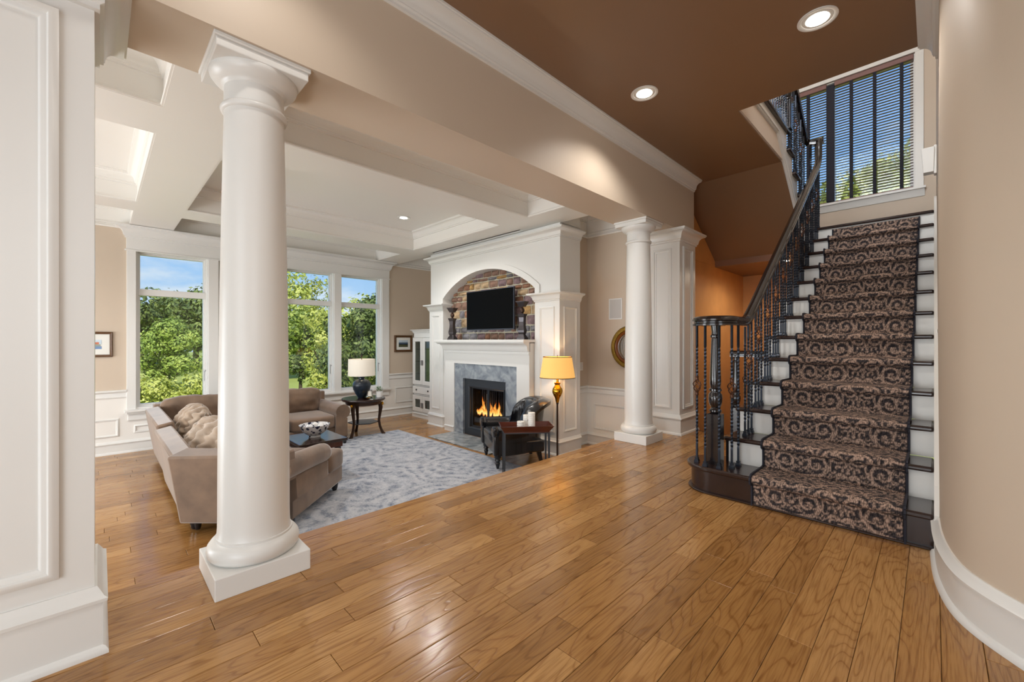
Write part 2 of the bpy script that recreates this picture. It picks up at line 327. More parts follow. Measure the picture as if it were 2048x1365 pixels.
# ---------------------------------------------------------------- mesh helpers
class MB:
    def __init__(s): s.v = []; s.f = []
    def add(s, vs, fs):
        o = len(s.v); s.v += [tuple(p) for p in vs]; s.f += [tuple(i + o for i in f) for f in fs]; return s
    def box(s, x0, x1, y0, y1, z0, z1, mat=None):
        vs = [(x, y, z) for z in (z0, z1) for y in (y0, y1) for x in (x0, x1)]
        if mat is not None: vs = [mat @ Vector(p) for p in vs]
        return s.add(vs, [(0, 2, 3, 1), (4, 5, 7, 6), (0, 1, 5, 4), (2, 6, 7, 3), (0, 4, 6, 2), (1, 3, 7, 5)])
    def frustum(s, c0, h0, z0, c1, h1, z1, mat=None):
        vs = [(c0[0] + a * h0[0], c0[1] + b * h0[1], z0) for b in (-1, 1) for a in (-1, 1)] + \
             [(c1[0] + a * h1[0], c1[1] + b * h1[1], z1) for b in (-1, 1) for a in (-1, 1)]
        if mat is not None: vs = [mat @ Vector(p) for p in vs]
        return s.add(vs, [(0, 2, 3, 1), (4, 5, 7, 6), (0, 1, 5, 4), (2, 6, 7, 3), (0, 4, 6, 2), (1, 3, 7, 5)])
    def lathe(s, prof, c=(0, 0, 0), n=24, mat=None, cap=True):
        vs = []; fs = []
        for r, z in prof:
            for k in range(n):
                a = 2 * PI * k / n; vs.append((c[0] + r * math.cos(a), c[1] + r * math.sin(a), c[2] + z))
        for i in range(len(prof) - 1):
            for k in range(n):
                k2 = (k + 1) % n; fs.append((i * n + k, i * n + k2, (i + 1) * n + k2, (i + 1) * n + k))
        if cap:
            if prof[0][0] > 1e-5: fs.append(tuple(range(n - 1, -1, -1)))
            if prof[-1][0] > 1e-5: fs.append(tuple((len(prof) - 1) * n + k for k in range(n)))
        if mat is not None: vs = [mat @ Vector(p) for p in vs]
        return s.add(vs, fs)
    def tube(s, pts, r, n=8, caps=True):
        pts = [Vector(p) for p in pts]; rs = r if isinstance(r, (list, tuple)) else [r] * len(pts)
        vs = []; fs = []; ref = None
        for i, p in enumerate(pts):
            t = (pts[min(i + 1, len(pts) - 1)] - pts[max(i - 1, 0)]).normalized()
            if ref is None: ref = Vector((0, 0, 1)) if abs(t.z) < .9 else Vector((1, 0, 0))
            a = t.cross(ref)
            if a.length < 1e-4: a = t.orthogonal()
            a.normalize(); b = t.cross(a).normalized(); ref = -b if False else ref
            for k in range(n):
                q = 2 * PI * k / n; vs.append(p + (a * math.cos(q) + b * math.sin(q)) * rs[i])
        for i in range(len(pts) - 1):
            for k in range(n):
                k2 = (k + 1) % n; fs.append((i * n + k, i * n + k2, (i + 1) * n + k2, (i + 1) * n + k))
        if caps: fs += [tuple(range(n - 1, -1, -1)), tuple((len(pts) - 1) * n + k for k in range(n))]
        return s.add(vs, fs)
    def prism(s, poly, z0, z1, mapf=None):
        n = len(poly); vs = [(x, y, z0) for x, y in poly] + [(x, y, z1) for x, y in poly]
        if mapf: vs = [mapf(*p) for p in vs]
        fs = [tuple(range(n - 1, -1, -1)), tuple(range(n, 2 * n))] + [(i, (i + 1) % n, n + (i + 1) % n, n + i) for i in range(n)]
        return s.add(vs, fs)
    def sweep(s, prof, path, closed=False, mapf=None, closeprof=True):
        """profile (offset to the left of the path, height) run along a flat path with mitred corners"""
        n = len(path); P = [Vector(p) for p in path]; rows = []
        for i in range(n):
            if closed: a, b = P[i - 1], P[(i + 1) % n]
            else: a, b = (P[i - 1] if i else None), (P[i + 1] if i < n - 1 else None)
            d1 = (P[i] - a).normalized() if a is not None else None
            d2 = (b - P[i]).normalized() if b is not None else None
            if d1 is None: d1 = d2
            if d2 is None: d2 = d1
            n1 = Vector((-d1.y, d1.x)); n2 = Vector((-d2.y, d2.x)); m = n1 + n2
            m = m / max(m.dot(n1), 1e-4) if m.length > 1e-6 else n1
            rows.append([(P[i].x + m.x * o, P[i].y + m.y * o, h) for o, h in prof])
        k = len(prof); vs = [q for r in rows for q in r]
        if mapf: vs = [mapf(*q) for q in vs]
        fs = []; kk = k if closeprof else k - 1
        for i in range(n if closed else n - 1):
            j = (i + 1) % n
            for q in range(kk):
                q2 = (q + 1) % k; fs.append((i * k + q, j * k + q, j * k + q2, i * k + q2))
        if not closed and closeprof: fs += [tuple(range(k)), tuple((n - 1) * k + q for q in range(k - 1, -1, -1))]
        return s.add(vs, fs)
    def sweep3(s, prof, pts, side0=None):
        """profile (sideways, up) along a 3-D path, kept upright"""
        P = [Vector(p) for p in pts]; vs = []; fs = []; k = len(prof); side = side0
        for i, p in enumerate(P):
            t = (P[min(i + 1, len(P) - 1)] - P[max(i - 1, 0)]).normalized()
            h = Vector((t.x, t.y, 0))
            if h.length > .25: side = Vector((-h.y, h.x, 0)).normalized()
            sd = (side - t * side.dot(t)).normalized(); up = t.cross(sd)
            if up.z < -.01: up = -up
            for a, b in prof: vs.append(p + sd * a + up * b)
        for i in range(len(P) - 1):
            for q in range(k):
                q2 = (q + 1) % k; fs.append((i * k + q, (i + 1) * k + q, (i + 1) * k + q2, i * k + q2))
        fs += [tuple(range(k)), tuple((len(P) - 1) * k + q for q in range(k - 1, -1, -1))]
        return s.add(vs, fs)
    def mesh(s, name, smooth=True, ang=35):
        me = bpy.data.meshes.new(name); me.from_pydata(s.v, [], s.f); me.validate()
        bm = bmesh.new(); bm.from_mesh(me); bmesh.ops.recalc_face_normals(bm, faces=bm.faces); bm.to_mesh(me); bm.free()
        if smooth:
            me.polygons.foreach_set('use_smooth', [True] * len(me.polygons)); me.set_sharp_from_angle(angle=math.radians(ang))
        return me
    def build(s, name, mat, parent=None, smooth=True, bevel=0, ang=35):
        me = s.mesh(name, smooth, ang)
        if mat is not None: me.materials.append(mat)
        o = bpy.data.objects.new(name, me); COL.objects.link(o)
        if parent is not None: o.parent = parent
        if bevel:
            b = o.modifiers.new('bevel', 'BEVEL'); b.width = bevel; b.segments = 2; b.limit_method = 'ANGLE'; b.angle_limit = math.radians(50)
        return o
def tag(o, label=None, cat=None, group=None, kind=None):
    if label: o['label'] = label
    if cat: o['category'] = cat
    if group: o['group'] = group
    if kind: o['kind'] = kind
    return o
def thing(name, label, cat, loc=(0, 0, 0), rz=0, group=None):
    o = bpy.data.objects.new(name, None); COL.objects.link(o); o.location = loc; o.rotation_euler = (0, 0, rz); o.empty_display_size = .1
    return tag(o, label, cat, group)
def struct(name, mb, mat, smooth=False, bevel=0):
    o = mb.build(name, mat, None, smooth, bevel); o['kind'] = 'structure'; return o
def copy_tree(o, parent=None):
    c = o.copy(); COL.objects.link(c)
    if parent is not None: c.parent = parent
    for ch in list(o.children): copy_tree(ch, c)
    return c

# moulding profiles: (distance out from the wall, height); all closed
def crown_prof(z1, h, p):
    """crown under a ceiling: z1 = top, h = drop, p = projection"""
    pts = [(0, z1), (p, z1), (p, z1 - .12 * h), (p * .92, z1 - .14 * h), (p * .92, z1 - .2 * h)]
    for i in range(1, 7):
        a = i / 6; pts.append((p * (.88 - .58 * math.sin(a * PI / 2) ** 1.0), z1 - h * (.22 + .48 * (1 - math.cos(a * PI / 2)))))
    pts += [(p * .26, z1 - .74 * h), (p * .26, z1 - .8 * h), (p * .14, z1 - .84 * h), (p * .14, z1 - .97 * h), (0, z1 - h)]
    return pts
def base_prof(z0, h, t=.018, shoe=True):
    pts = [(0, z0)]
    if shoe: pts += [(t + .016, z0), (t + .016, z0 + .012), (t + .008, z0 + .026), (t, z0 + .03)]
    else: pts += [(t, z0)]
    pts += [(t, z0 + h * .76), (t + .012, z0 + h * .78), (t + .014, z0 + h * .83), (t + .004, z0 + h * .86), (t * .8, z0 + h * .93), (t * .35, z0 + h), (0, z0 + h)]
    return pts
def rail_prof(z0, z1, t=.03):
    h = z1 - z0
    return [(0, z0), (t * .35, z0), (t * .5, z0 + .12 * h), (t * .35, z0 + .2 * h), (t * .35, z0 + .62 * h), (t * .8, z0 + .74 * h), (t, z0 + .8 * h), (t, z0 + .95 * h), (t * .8, z1), (0, z1)]
def panel_prof(w=.03, t=.014):
    """picture-frame moulding laid on a face: (inwards offset, proud height)"""
    return [(0, 0), (0, t * .6), (w * .25, t), (w * .5, t), (w * .6, t * .55), (w * .85, t * .5), (w, t * .15), (w, 0)]
def rect(a0, a1, b0, b1): return [(a0, b0), (a1, b0), (a1, b1), (a0, b1)]
def wall_panel(name, parent, kind, pos, a0, a1, z0, z1, sgn=1, w=.03, t=.014, mat=None):
    """kind 'x': face of constant x, a runs along y; kind 'y': face of constant y, a runs along x; sgn = outward direction"""
    if kind == 'x': mf = lambda a, b, h: (pos + sgn * h, a, b)
    else: mf = lambda a, b, h: (a, pos + sgn * h, b)
    mb = MB(); mb.sweep(panel_prof(w, t), rect(a0, a1, z0, z1), closed=True, mapf=mf)
    return mb.build(name, mat or M['white'], parent, smooth=True, ang=50)

# ================================================================ SETTING
LZ = -.36                     # level of the sunken living room
PW = .112                     # floor board width
# ---- floors laid board by board
def lay_floor(parent, x0, x1, y0, y1, z, near, seed):
    rnd = random.Random(seed); cache = {}; rest = MB(); n = 0
    nrow = max(1, round((x1 - x0) / PW)); w = (x1 - x0) / nrow
    for r in range(nrow):
        xa = x0 + r * w; y = y0 - rnd.random() * .8
        while y < y1:
            ln = rnd.choice([.55, .7, .85, 1.0, 1.2, 1.45]); ya, yb = max(y, y0), min(y + ln, y1); y += ln
            if yb - ya < .06: continue
            xc, yc, hl = xa + w / 2, (ya + yb) / 2, (yb - ya) / 2
            g = .0008
            if near(xc, yc, hl) and n < 295:
                key = round(yb - ya, 3)
                if key not in cache:
                    mb = MB(); a = w / 2 - g; b = key / 2 - g; e = .0016
                    mb.add([(-a, -b, -.012), (a, -b, -.012), (a, b, -.012), (-a, b, -.012), (-a, -b, -e), (a, -b, -e), (a, b, -e), (-a, b, -e),
                            (-a + e, -b + e, 0), (a - e, -b + e, 0), (a - e, b - e, 0), (-a + e, b - e, 0)],
                           [(0, 3, 2, 1), (8, 9, 10, 11)] + [(i, (i + 1) % 4, 4 + (i + 1) % 4, 4 + i) for i in range(4)] + [(4 + i, 4 + (i + 1) % 4, 8 + (i + 1) % 4, 8 + i) for i in range(4)])
                    me = mb.mesh('plank', False); me.materials.append(M['plank']); cache[key] = me
                o = bpy.data.objects.new('plank', cache[key]); COL.objects.link(o); o.parent = parent
                o.location = (xc, yc, z - (.0006 if rnd.random() < .4 else 0)); n += 1
            else:
                rest.box(xa + g, xa + w - g, ya + g, yb - g, z - .012, z)
    if rest.v:
        o = rest.build('plank', M['plank'], parent, False); o['kind'] = 'stuff'
def depth_of(x, y): return x * FWD[0] + y * FWD[1]
def side_of(x, y): return x * RGT[0] + y * RGT[1]
mb = MB(); mb.box(-2.64, 2.95, -3.0, 5.47, -.36, -.0125)
floor = struct('floor', mb, M['seam'])
def near_hall(x, y, hl):
    for yy in (y - hl, y, y + hl):
        d = depth_of(x, yy)
        if d > 1.3 and abs(side_of(x, yy)) < 1.3 * d and not (x > .0 and yy > 3.3) and not (x > -1.14 and y > 3.6): return True
    return False
lay_floor(floor, -2.575, 2.95, -3.0, 5.44, 0, near_hall, 3)
mb = MB(); mb.prism([(-2.665, -.012), (-2.665, -.03), (-2.65, -.036), (-2.575, -.036), (-2.575, 0), (-2.655, 0)], -.0, 5.47,
                    mapf=lambda a, b, h: (a, h, b)); mb.build('step_nosing', M['plank'], floor, False)
mb = MB(); mb.box(-2.6, -1.14, 5.44, 5.50, -.035, .0); tag(mb.build('stairhead_nosing', M['dark_wood'], floor, False, .004), 'dark stained nosing at the head of the cellar stairs')
mb = MB(); mb.box(-7.7, -2.9, -4.0, 5.15, -.6, LZ - .0125)
floor2 = struct('floor', mb, M['seam'])
def near_room(x, y, hl):
    if x > -3.3 or y + hl < .0: return False
    d = depth_of(x, y)
    return side_of(x, y + hl) > -1.05 * depth_of(x, y + hl) and not (-6.2 < x < -3.8 and 1.05 < y - hl and y + hl < 3.5)
lay_floor(floor2, -7.7, -2.92, -4.0, 5.15, LZ, near_room, 5)
mb = MB(); mb.box(-2.93, -2.64, -4.0, 5.15, -.6, -.185); mb.box(-2.645, -2.63, -4, 5.15, -.185, -.036)
o = struct('trim_1', mb, M['white'])
mb = MB(); mb.box(-2.95, -2.64, 0.0, 5.1, -.185, -.16); mb.build('step_tread', M['plank'], o, False)

# ---- window wall of the living room
WX = -7.69
WIN_Y = [.765, 1.70, 2.64, 3.575]; WH = .405; WZ0, WZ1 = .225, 2.40
mb = MB(); mb.box(WX - .2, WX, -4.0, 5.3, -.7, WZ0)
edges = [.265] + [v for c in WIN_Y for v in (c - WH, c + WH)] + [4.13]
for i in range(0, len(edges), 2): mb.box(WX - .2, WX, edges[i], edges[i + 1], WZ0, WZ1)
mb.box(WX - .2, WX, .265, 4.13, WZ1, 3.1)
mb.box(WX - .2, WX, -4.0, .265, WZ0, .49); mb.box(WX - .2, WX, 4.13, 5.3, WZ0, .49)
mb.box(WX - .2, WX, -4.0, .265, 2.68, 3.1); mb.box(WX - .2, WX, 4.13, 5.3, 2.68, 3.1)
wl = struct('wall_left', mb, M['white_wall'])
mb = MB(); mb.box(WX - .2, WX, -4.0, .265, .49, 2.68); mb.box(WX - .2, WX, 4.13, 5.3, .49, 2.68)
mb.build('painted_plaster', M['beige'], wl, False)
def xrun(prof, x, sgn, y0, y1):   # profile along a wall of constant x, room on the sgn side
    mb = MB(); mb.sweep([(o_, h) for o_, h in prof], [(x, y0), (x, y1)] if sgn < 0 else [(x, y1), (x, y0)]); return mb
def yrun(prof, y, sgn, x0, x1):
    mb = MB(); mb.sweep(prof, [(x0, y), (x1, y)] if sgn > 0 else [(x1, y), (x0, y)]); return mb
for a, b in ((-4, .265), (4.13, 5.3)):
    xrun(rail_prof(.385, .492), WX, 1, a, b).build('chair_rail', M['white'], wl)
xrun(base_prof(LZ, .17), WX, 1, -4, 5.3).build('baseboard', M['white'], wl)
for a, b, c, d in ((-1.0, .19, -.13, .11), (.34, 1.17, -.105, 0.0), (1.28, 2.1, -.105, 0.0), (2.22, 3.05, -.105, 0.0), (3.16, 4.04, -.105, 0.0), (4.27, 4.95, -.11, .21)):
    wall_panel('panel_moulding', wl, 'x', WX, a, b, c, d, 1)
# casing boards, header, sill
mb = MB()
for i in range(0, len(edges), 2):
    mb.box(WX, WX + .022, edges[i] - (0.0), edges[i + 1] - 0.0, .215, 2.40)
mb.build('window_casing', M['white'], wl, False, .003)
mb = MB(); mb.box(WX, WX + .026, .262, 4.133, 2.385, 2.56); mb.box(WX, WX + .036, .245, 4.15, 2.375, 2.395); mb.build('window_header', M['white'], wl, False, .003)
mb = MB(); mb.sweep(crown_prof(2.71, .16, .11), [(WX, 4.133), (WX + .026, 4.133), (WX + .026, .262), (WX, .262)]); mb.build('header_crown', M['white'], wl)
mb = MB(); mb.box(WX, WX + .075, .24, 4.155, .185, .215); mb.box(WX, WX + .045, .262, 4.133, .155, .185); mb.box(WX, WX + .025, .275, 4.12, .07, .155)
mb.build('window_sill', M['white'], wl, False, .005)
for i, cy in enumerate(WIN_Y):
    y0, y1 = cy - WH, cy + WH
    mb = MB(); xg = WX - .11
    mf = lambda a, b, h: (xg + h, a, b)
    mb.sweep([(0, -.05), (0, .11), (.012, .11), (.012, .05), (.03, .05), (.03, .02), (.048, .02), (.048, -.05)], rect(y0, y1, WZ0, WZ1), closed=True, mapf=mf)
    w_ = struct('window_%d' % (i + 1), mb, M['white'])
    mb = MB(); mb.box(xg - .05, xg + .055, y0 + .03, y1 - .03, 1.785, 1.875); mb.build('transom_bar', M['white'], w_, False, .004)
    for (a, b) in ((WZ0 + .045, 1.785), (1.875, WZ1 - .045)):
        mb = MB(); mb.box(xg - .004, xg + .004, y0 + .045, y1 - .045, a, b); mb.build('pane', M['glass'], w_, False)
    mb = MB(); mb.box(xg + .02, xg + .04, y1 - .036, y1 - .018, .55, .72); mb.box(xg + .03, xg + .055, y1 - .034, y1 - .02, .69, .715); mb.build('handle', M['chrome'], w_, False, .003)

# ---- back wall of the living room and strip beside the chimney
mb = MB(); mb.box(-7.9, -6.0, 5.15, 5.35, -.7, .49); mb.box(-3.62, -2.63, 5.15, 5.35, -.7, .49); mb.box(-7.9, -2.63, 5.15, 5.35, 2.68, 3.1); mb.box(-3.9, -3.62, 4.74, 5.35, -.7, .49); mb.box(-3.9, -3.62, 4.74, 5.35, 2.68, 3.1)
wb = struct('wall_back', mb, M['white_wall'])
mb = MB(); mb.box(-7.9, -6.0, 5.15, 5.35, .49, 2.68); mb.box(-3.62, -2.63, 5.15, 5.35, .49, 2.68); mb.box(-3.9, -3.62, 4.74, 5.35, .49, 2.68)
mb.build('painted_plaster', M['beige'], wb, False)
path_r = [(-2.64, 5.15), (-3.62, 5.15), (-3.62, 4.74)]
for nm, pr in (('chair_rail', rail_prof(.385, .492)), ('baseboard', base_prof(LZ, .17))):
    mb = MB(); mb.sweep(pr, path_r); mb.build(nm, M['white'], wb)
    mb = MB(); mb.sweep(pr, [(-6.5, 5.15), (-7.69, 5.15)]); mb.build(nm, M['white'], wb)
wall_panel('panel_moulding', wb, 'y', 5.15, -3.50, -2.72, -.13, .24, -1)
# hidden closing walls of the living room
mb = MB(); mb.box(-7.9, -2.2, -4.2, -4.0, -.7, 3.3); struct('wall_near', mb, M['beige'])

# ---- coffered ceiling
CZ, BZ = 3.02, 2.715
mb = MB(); mb.box(-7.9, -2.6, -4.2, 5.35, CZ, CZ + .12)
ceil = struct('ceiling', mb, M['ceil_white'])
def beam(x0, x1, y0, y1, z0=BZ):
    mb = MB(); mb.box(x0, x1, y0, y1, z0, CZ); return mb.build('ceiling_beam', M['ceil_white'], ceil, False)
VY0, VY1, VX0, VX1 = 4.195, 4.275, -6.30, -4.09
beam(-7.69, -2.65, .305, .74)
beam(-7.69, -2.65, 3.86, VY0); beam(-7.69, VX0, VY0, 4.33); beam(VX1, -2.65, VY0, 4.33); beam(VX0, VX1, VY1, 4.33); beam(VX0, VX1, VY0, VY1, BZ + .05)
beam(-7.69, -2.65, -2.3, -1.9)
for a, b in ((-4.12, -3.62), (-6.74, -6.32)):
    for c, d in ((-4, -2.3), (-1.9, .305), (.74, 3.86)): beam(a, b, c, d)
xs = [(-3.62, -2.65), (-6.32, -4.12), (-7.69, -6.74)]
cof = [(a, b, c, d) for a, b in xs for c, d in ((-1.9, .305), (.74, 3.86))] + [(-7.69, -6.47, 4.33, 5.15), (-3.62, -2.65, 4.33, 5.15)]
for a, b, c, d in cof:
    mb = MB(); mb.sweep(crown_prof(CZ, .12, .085), rect(a, b, c, d), closed=True); mb.build('coffer_crown', M['ceil_white'], ceil)
    mb = MB(); mb.sweep([(0, BZ + .002), (.012, BZ + .002), (.016, BZ + .012), (.007, BZ + .022), (.004, BZ + .034), (0, BZ + .036)], rect(a, b, c, d), closed=True); mb.build('edge_bead', M['ceil_white'], ceil)
for y0, y1 in ((-4, .262), (4.133, 5.15)):
    xrun([(0, 2.665), (.02, 2.665), (.026, 2.68), (.014, 2.695), (.01, 2.715), (0, 2.715)], WX, 1, y0, y1).build('edge_bead', M['ceil_white'], ceil)
mb = MB(); mb.sweep([(0, 2.665), (.02, 2.665), (.026, 2.68), (.014, 2.695), (.01, 2.715), (0, 2.715)], [(-2.64, 5.15), (-3.62, 5.15), (-3.62, 4.74)]); mb.build('edge_bead', M['ceil_white'], ceil)
t = thing('slot_air_vent', 'long dark slot air vent let into the white ceiling beam before the chimney', 'vent', ((VX0 + VX1) / 2, VY0 + .04, BZ + .03))
mb = MB(); mb.box(-1.1, 1.1, -.039, .039, .012, .02); mb.build('vent_back', M['bronze'], t, False)
mb = MB(); mb.box(-1.1, 1.1, -.014, -.010, -.02, .012); mb.box(-1.1, 1.1, .010, .014, -.02, .012); mb.build('vent_blade', M['bronze'], t, False)

# ---- header beam between hall and living room, ceiling of the hall
mb = MB(); mb.box(-2.645, -2.2, -3.0, 5.51, 2.52, 3.5)
hd = struct('wall_header', mb, M['beige'])
mb = MB(); mb.sweep(crown_prof(3.222, .135, .105), [(-2.2, 5.51), (-2.2, -3.0)])
mb.build('crown_moulding', M['white'], hd)
OX, OY = -1.24, 4.09
mb = MB(); mb.box(-2.65, 2.95, -3.0, OY, 3.22, 3.235); mb.box(-2.42, OX, OY, 5.6, 3.22, 3.235)
c2 = struct('ceiling', mb, M['brown'])
mb = MB(); mb.box(-2.65, 2.95, -3.0, OY, 3.235, 3.58); mb.box(-2.42, OX, OY, 5.6, 3.235, 3.58)
struct('floor_upper', mb, M['beige_up'])
# sloping soffit under the upper flight, edge beam, underside of the landing
SL = .68
def zsl(y): return 3.22 - SL * (y - 5.6)
mb = MB(); mb.prism([(5.6, 3.22), (6.82, zsl(6.82)), (6.84, 2.42), (6.84, 2.5), (5.6, 3.3)], -2.42, OX, mapf=lambda a, b, h: (h, a, b)); mb.build('soffit', M['brown'], c2, False)
mb = MB(); mb.box(-2.42, -1.16, 6.82, 6.84, 2.30, zsl(6.82) + .02); mb.build('edge_beam', plain('lighter_brown_paint', srgb(140, 100, 74), .5), c2, False)
mb = MB(); mb.box(-2.42, -1.16, 6.84, 8.18, 2.30, 2.33); mb.build('landing_underside', M['brown'], c2, False)
# ---- ochre walls of the cellar stair
mb = MB(); mb.box(-2.6, -2.4, 5.51, 8.4, -2.6, 3.22); mb.box(-2.4, -1.1, 8.18, 8.4, -2.6, 2.3)
wo_ = struct('wall_cellar', mb, M['orange'])
mb = MB(); mb.box(-2.405, -2.395, 5.52, 8.18, 2.31, 2.325); mb.build('wall_ledge', M['orange'], wo_, False)
mb = MB(); mb.box(-1.13, -1.1, 5.44, 8.18, -2.6, 2.3); mb.build('spandrel_wall', M['orange'], wo_, False)
mb = MB()
for k in range(9): mb.box(-2.4, -1.13, 5.5 + .26 * k, 5.5 + .26 * (k + 1), -.2 * (k + 1) - .3, -.2 * (k + 1))
mb.build('cellar_steps', M['dark_wood'], wo_, False)
mb = MB(); mb.box(-2.6, -1.1, 5.3, 8.4, -2.75, -2.6); struct('floor_cellar', mb, M['seam'])
mb = MB(); mb.box(-2.65, -1.1, 5.44, 5.5, -2.6, -.2);  mb.build('retaining_wall', M['orange'], wo_, False)
# ---- stairwell walls
WSY = 8.18
WXA, WXB, WWZ0, WWZ1 = -2.12, -.19, 3.31, 5.22
mb = MB()
mb.box(-2.6, WXA, WSY, WSY + .2, 2.3, 6.5); mb.box(WXB, .3, WSY, WSY + .2, -.2, 6.5)
mb.box(WXA, WXB, WSY, WSY + .2, 2.3, WWZ0); mb.box(WXA, WXB, WSY, WSY + .2, WWZ1, 6.5)
ws = struct('wall_stairs', mb, M['beige'])
mb = MB(); mb.box(WXB, WXB + .09, WSY - .02, WSY, WWZ0, WWZ1 + .1); mb.box(WXA - .09, WXA, WSY - .02, WSY, WWZ0, WWZ1 + .1); mb.box(WXA - .09, WXB + .09, WSY - .025, WSY, WWZ1, WWZ1 + .1)
mb.build('window_casing', M['white'], ws, False, .003)
mb = MB(); mb.sweep([(0, -.03), (.06, -.03), (.06, 0), (0, 0)], [(WXB + .11, WSY), (WXA - .11, WSY)], mapf=lambda a, b, h: (a, b, WWZ0 + h))
mb.sweep([(0, -.13), (.012, -.13), (.02, -.1), (.03, -.06), (.045, -.03), (0, -.03)], [(WXB + .1, WSY), (WXA - .1, WSY)], mapf=lambda a, b, h: (a, b, WWZ0 + h)); mb.build('window_sill', M['white'], ws)
mb = MB(); mb.sweep([(0, -.05), (0, .1), (.012, .1), (.012, .03), (.05, .03), (.05, -.05)], rect(WXA, WXB, WWZ0, WWZ1), closed=True, mapf=lambda a, b, h: (a, WSY + .12 - h, b))
mb.box(-1.2, -1.1, WSY + .06, WSY + .16, WWZ0 + .04, WWZ1 - .04)
w5 = struct('window_5', mb, M['white'])
for a, b in ((WXA + .05, -1.2), (-1.1, WXB - .05)):
    mb = MB(); mb.box(a, b, WSY + .115, WSY + .122, WWZ0 + .05, WWZ1 - .05); mb.build('pane', M['glass'], w5, False)
mb = MB(); mb.box(.02, .25, 3.2, 8.4, -.3, 6.5)
CURVE = [(2.95, 1.72), (1.5, 1.78), (.9, 1.90), (.55, 2.06), (.35, 2.215), (.27, 2.29), (.205, 2.36), (.15, 2.43), (.105, 2.51), (.075, 2.6), (.052, 2.72), (.036, 2.85), (.026, 3.0), (.02, 3.2)]
def smooth_path(p, n=5):
    out = []
    for i in range(len(p) - 1):
        p0 = p[max(i - 1, 0)]; p1 = p[i]; p2 = p[i + 1]; p3 = p[min(i + 2, len(p) - 1)]
        for k in range(n):
            t_ = k / n
            out.append(tuple(.5 * ((2 * p1[j]) + (-p0[j] + p2[j]) * t_ + (2 * p0[j] - 5 * p1[j] + 4 * p2[j] - p3[j]) * t_ * t_ + (-p0[j] + 3 * p1[j] - 3 * p2[j] + p3[j]) * t_ ** 3) for j in range(len(p1))))
    out.append(tuple(p[-1])); return out
CP = smooth_path(CURVE)
mb.sweep([(0, -.3), (0, 3.24), (-.2, 3.24), (-.2, -.3)], CP)
wr = struct('wall_right', mb, M['beige'], smooth=True)
mb = MB(); mb.sweep(base_prof(0, .215, .02), CP[:-1] + [(.02, 3.2)]); o = mb.build('baseboard_right', M['white'], None); o['kind'] = 'structure'
mb = MB(); mb.sweep(crown_prof(3.222, .135, .1), CP + [(.02, OY)]); mb.build('crown_moulding', M['white'], wr)
# stair skirt board on the right wall
sk = [(3.16, 0), (3.16, .22)]
sk += [(3.24, .36)] + [(6.45, .36 + .727 * 3.21)] + [(6.6, 2.76), (8.18, 2.76), (8.18, 2.5), (6.6, 2.4), (3.5, 0)]
mb = MB(); mb.prism(sk, .0, .02, mapf=lambda a, b, h: (h, a, b)); mb.build('skirt_board', M['white'], wr, False)
# closing walls and roof
mb = MB(); mb.box(-2.65, 3.15, -3.2, -3.0, -.3, 3.6); struct('wall_front', mb, M['beige'])
mb = MB(); mb.box(2.95, 3.15, -3.0, 1.9, -.3, 3.6); struct('wall_side', mb, M['beige'])
mb = MB(); mb.box(-2.6, -2.4, 1.9, 8.4, 3.5, 6.5); mb.box(-2.4, .25, 1.9, 2.1, 3.58, 6.5); mb.box(.02, .25, 1.9, 3.2, 3.58, 6.5)
struct('wall_upper', mb, M['beige_up'])
mb = MB(); mb.box(-2.7, .4, 1.8, 8.5, 6.5, 6.65); struct('ceiling_upper', mb, M['white_wall'])
mb = MB(); mb.box(-8.2, -2.0, -4.4, 5.4, 3.65, 3.8); mb.box(-2.65, 3.2, -3.3, 2.0, 3.65, 3.8); struct('roof', mb, M['ext'])

# ---- piers and columns
def pier(y0, y1, label, ya, yb):
    x0, x1 = -2.62, -2.18
    t = thing('panelled_pier', label, 'pier', ((x0 + x1) / 2, (y0 + y1) / 2, 0), 0)
    cx, cy = t.location.x, t.location.y
    hx, hy = (x1 - x0) / 2, (y1 - y0) / 2
    mb = MB(); mb.box(-hx, hx, -hy, hy, 0, 2.519); mb.build('shaft', M['white'], t, False)
    P = [(-hx, -hy), (-hx, hy), (hx, hy), (hx, -hy)]
    mb = MB(); mb.sweep(crown_prof(2.519, .15, .105), P, closed=True); mb.build('crown', M['white'], t)
    mb = MB(); mb.sweep(base_prof(0, .245, .022), P, closed=True); mb.build('base', M['white'], t)
    for s, k in ((1, 'x'), (-1, 'x')):
        wall_panel('panel_moulding', t, 'x', s * hx, ya - cy, yb - cy, .31, 2.32, s, .05, .02)
    for s in ((1, -1) if y0 > 0 else (-1,)):
        wall_panel('panel_moulding', t, 'y', s * hy, -hx + .1, hx - .1, .31, 2.30, s, .045, .016)
    return t
pier(5.03, 5.50, 'square white panelled pier right behind the far round column, beside the ochre wall', 5.12, 5.41)
pier(-1.01, -.012, 'broad white panelled pier filling the left edge of the picture, cut off by it', -.88, -.1)
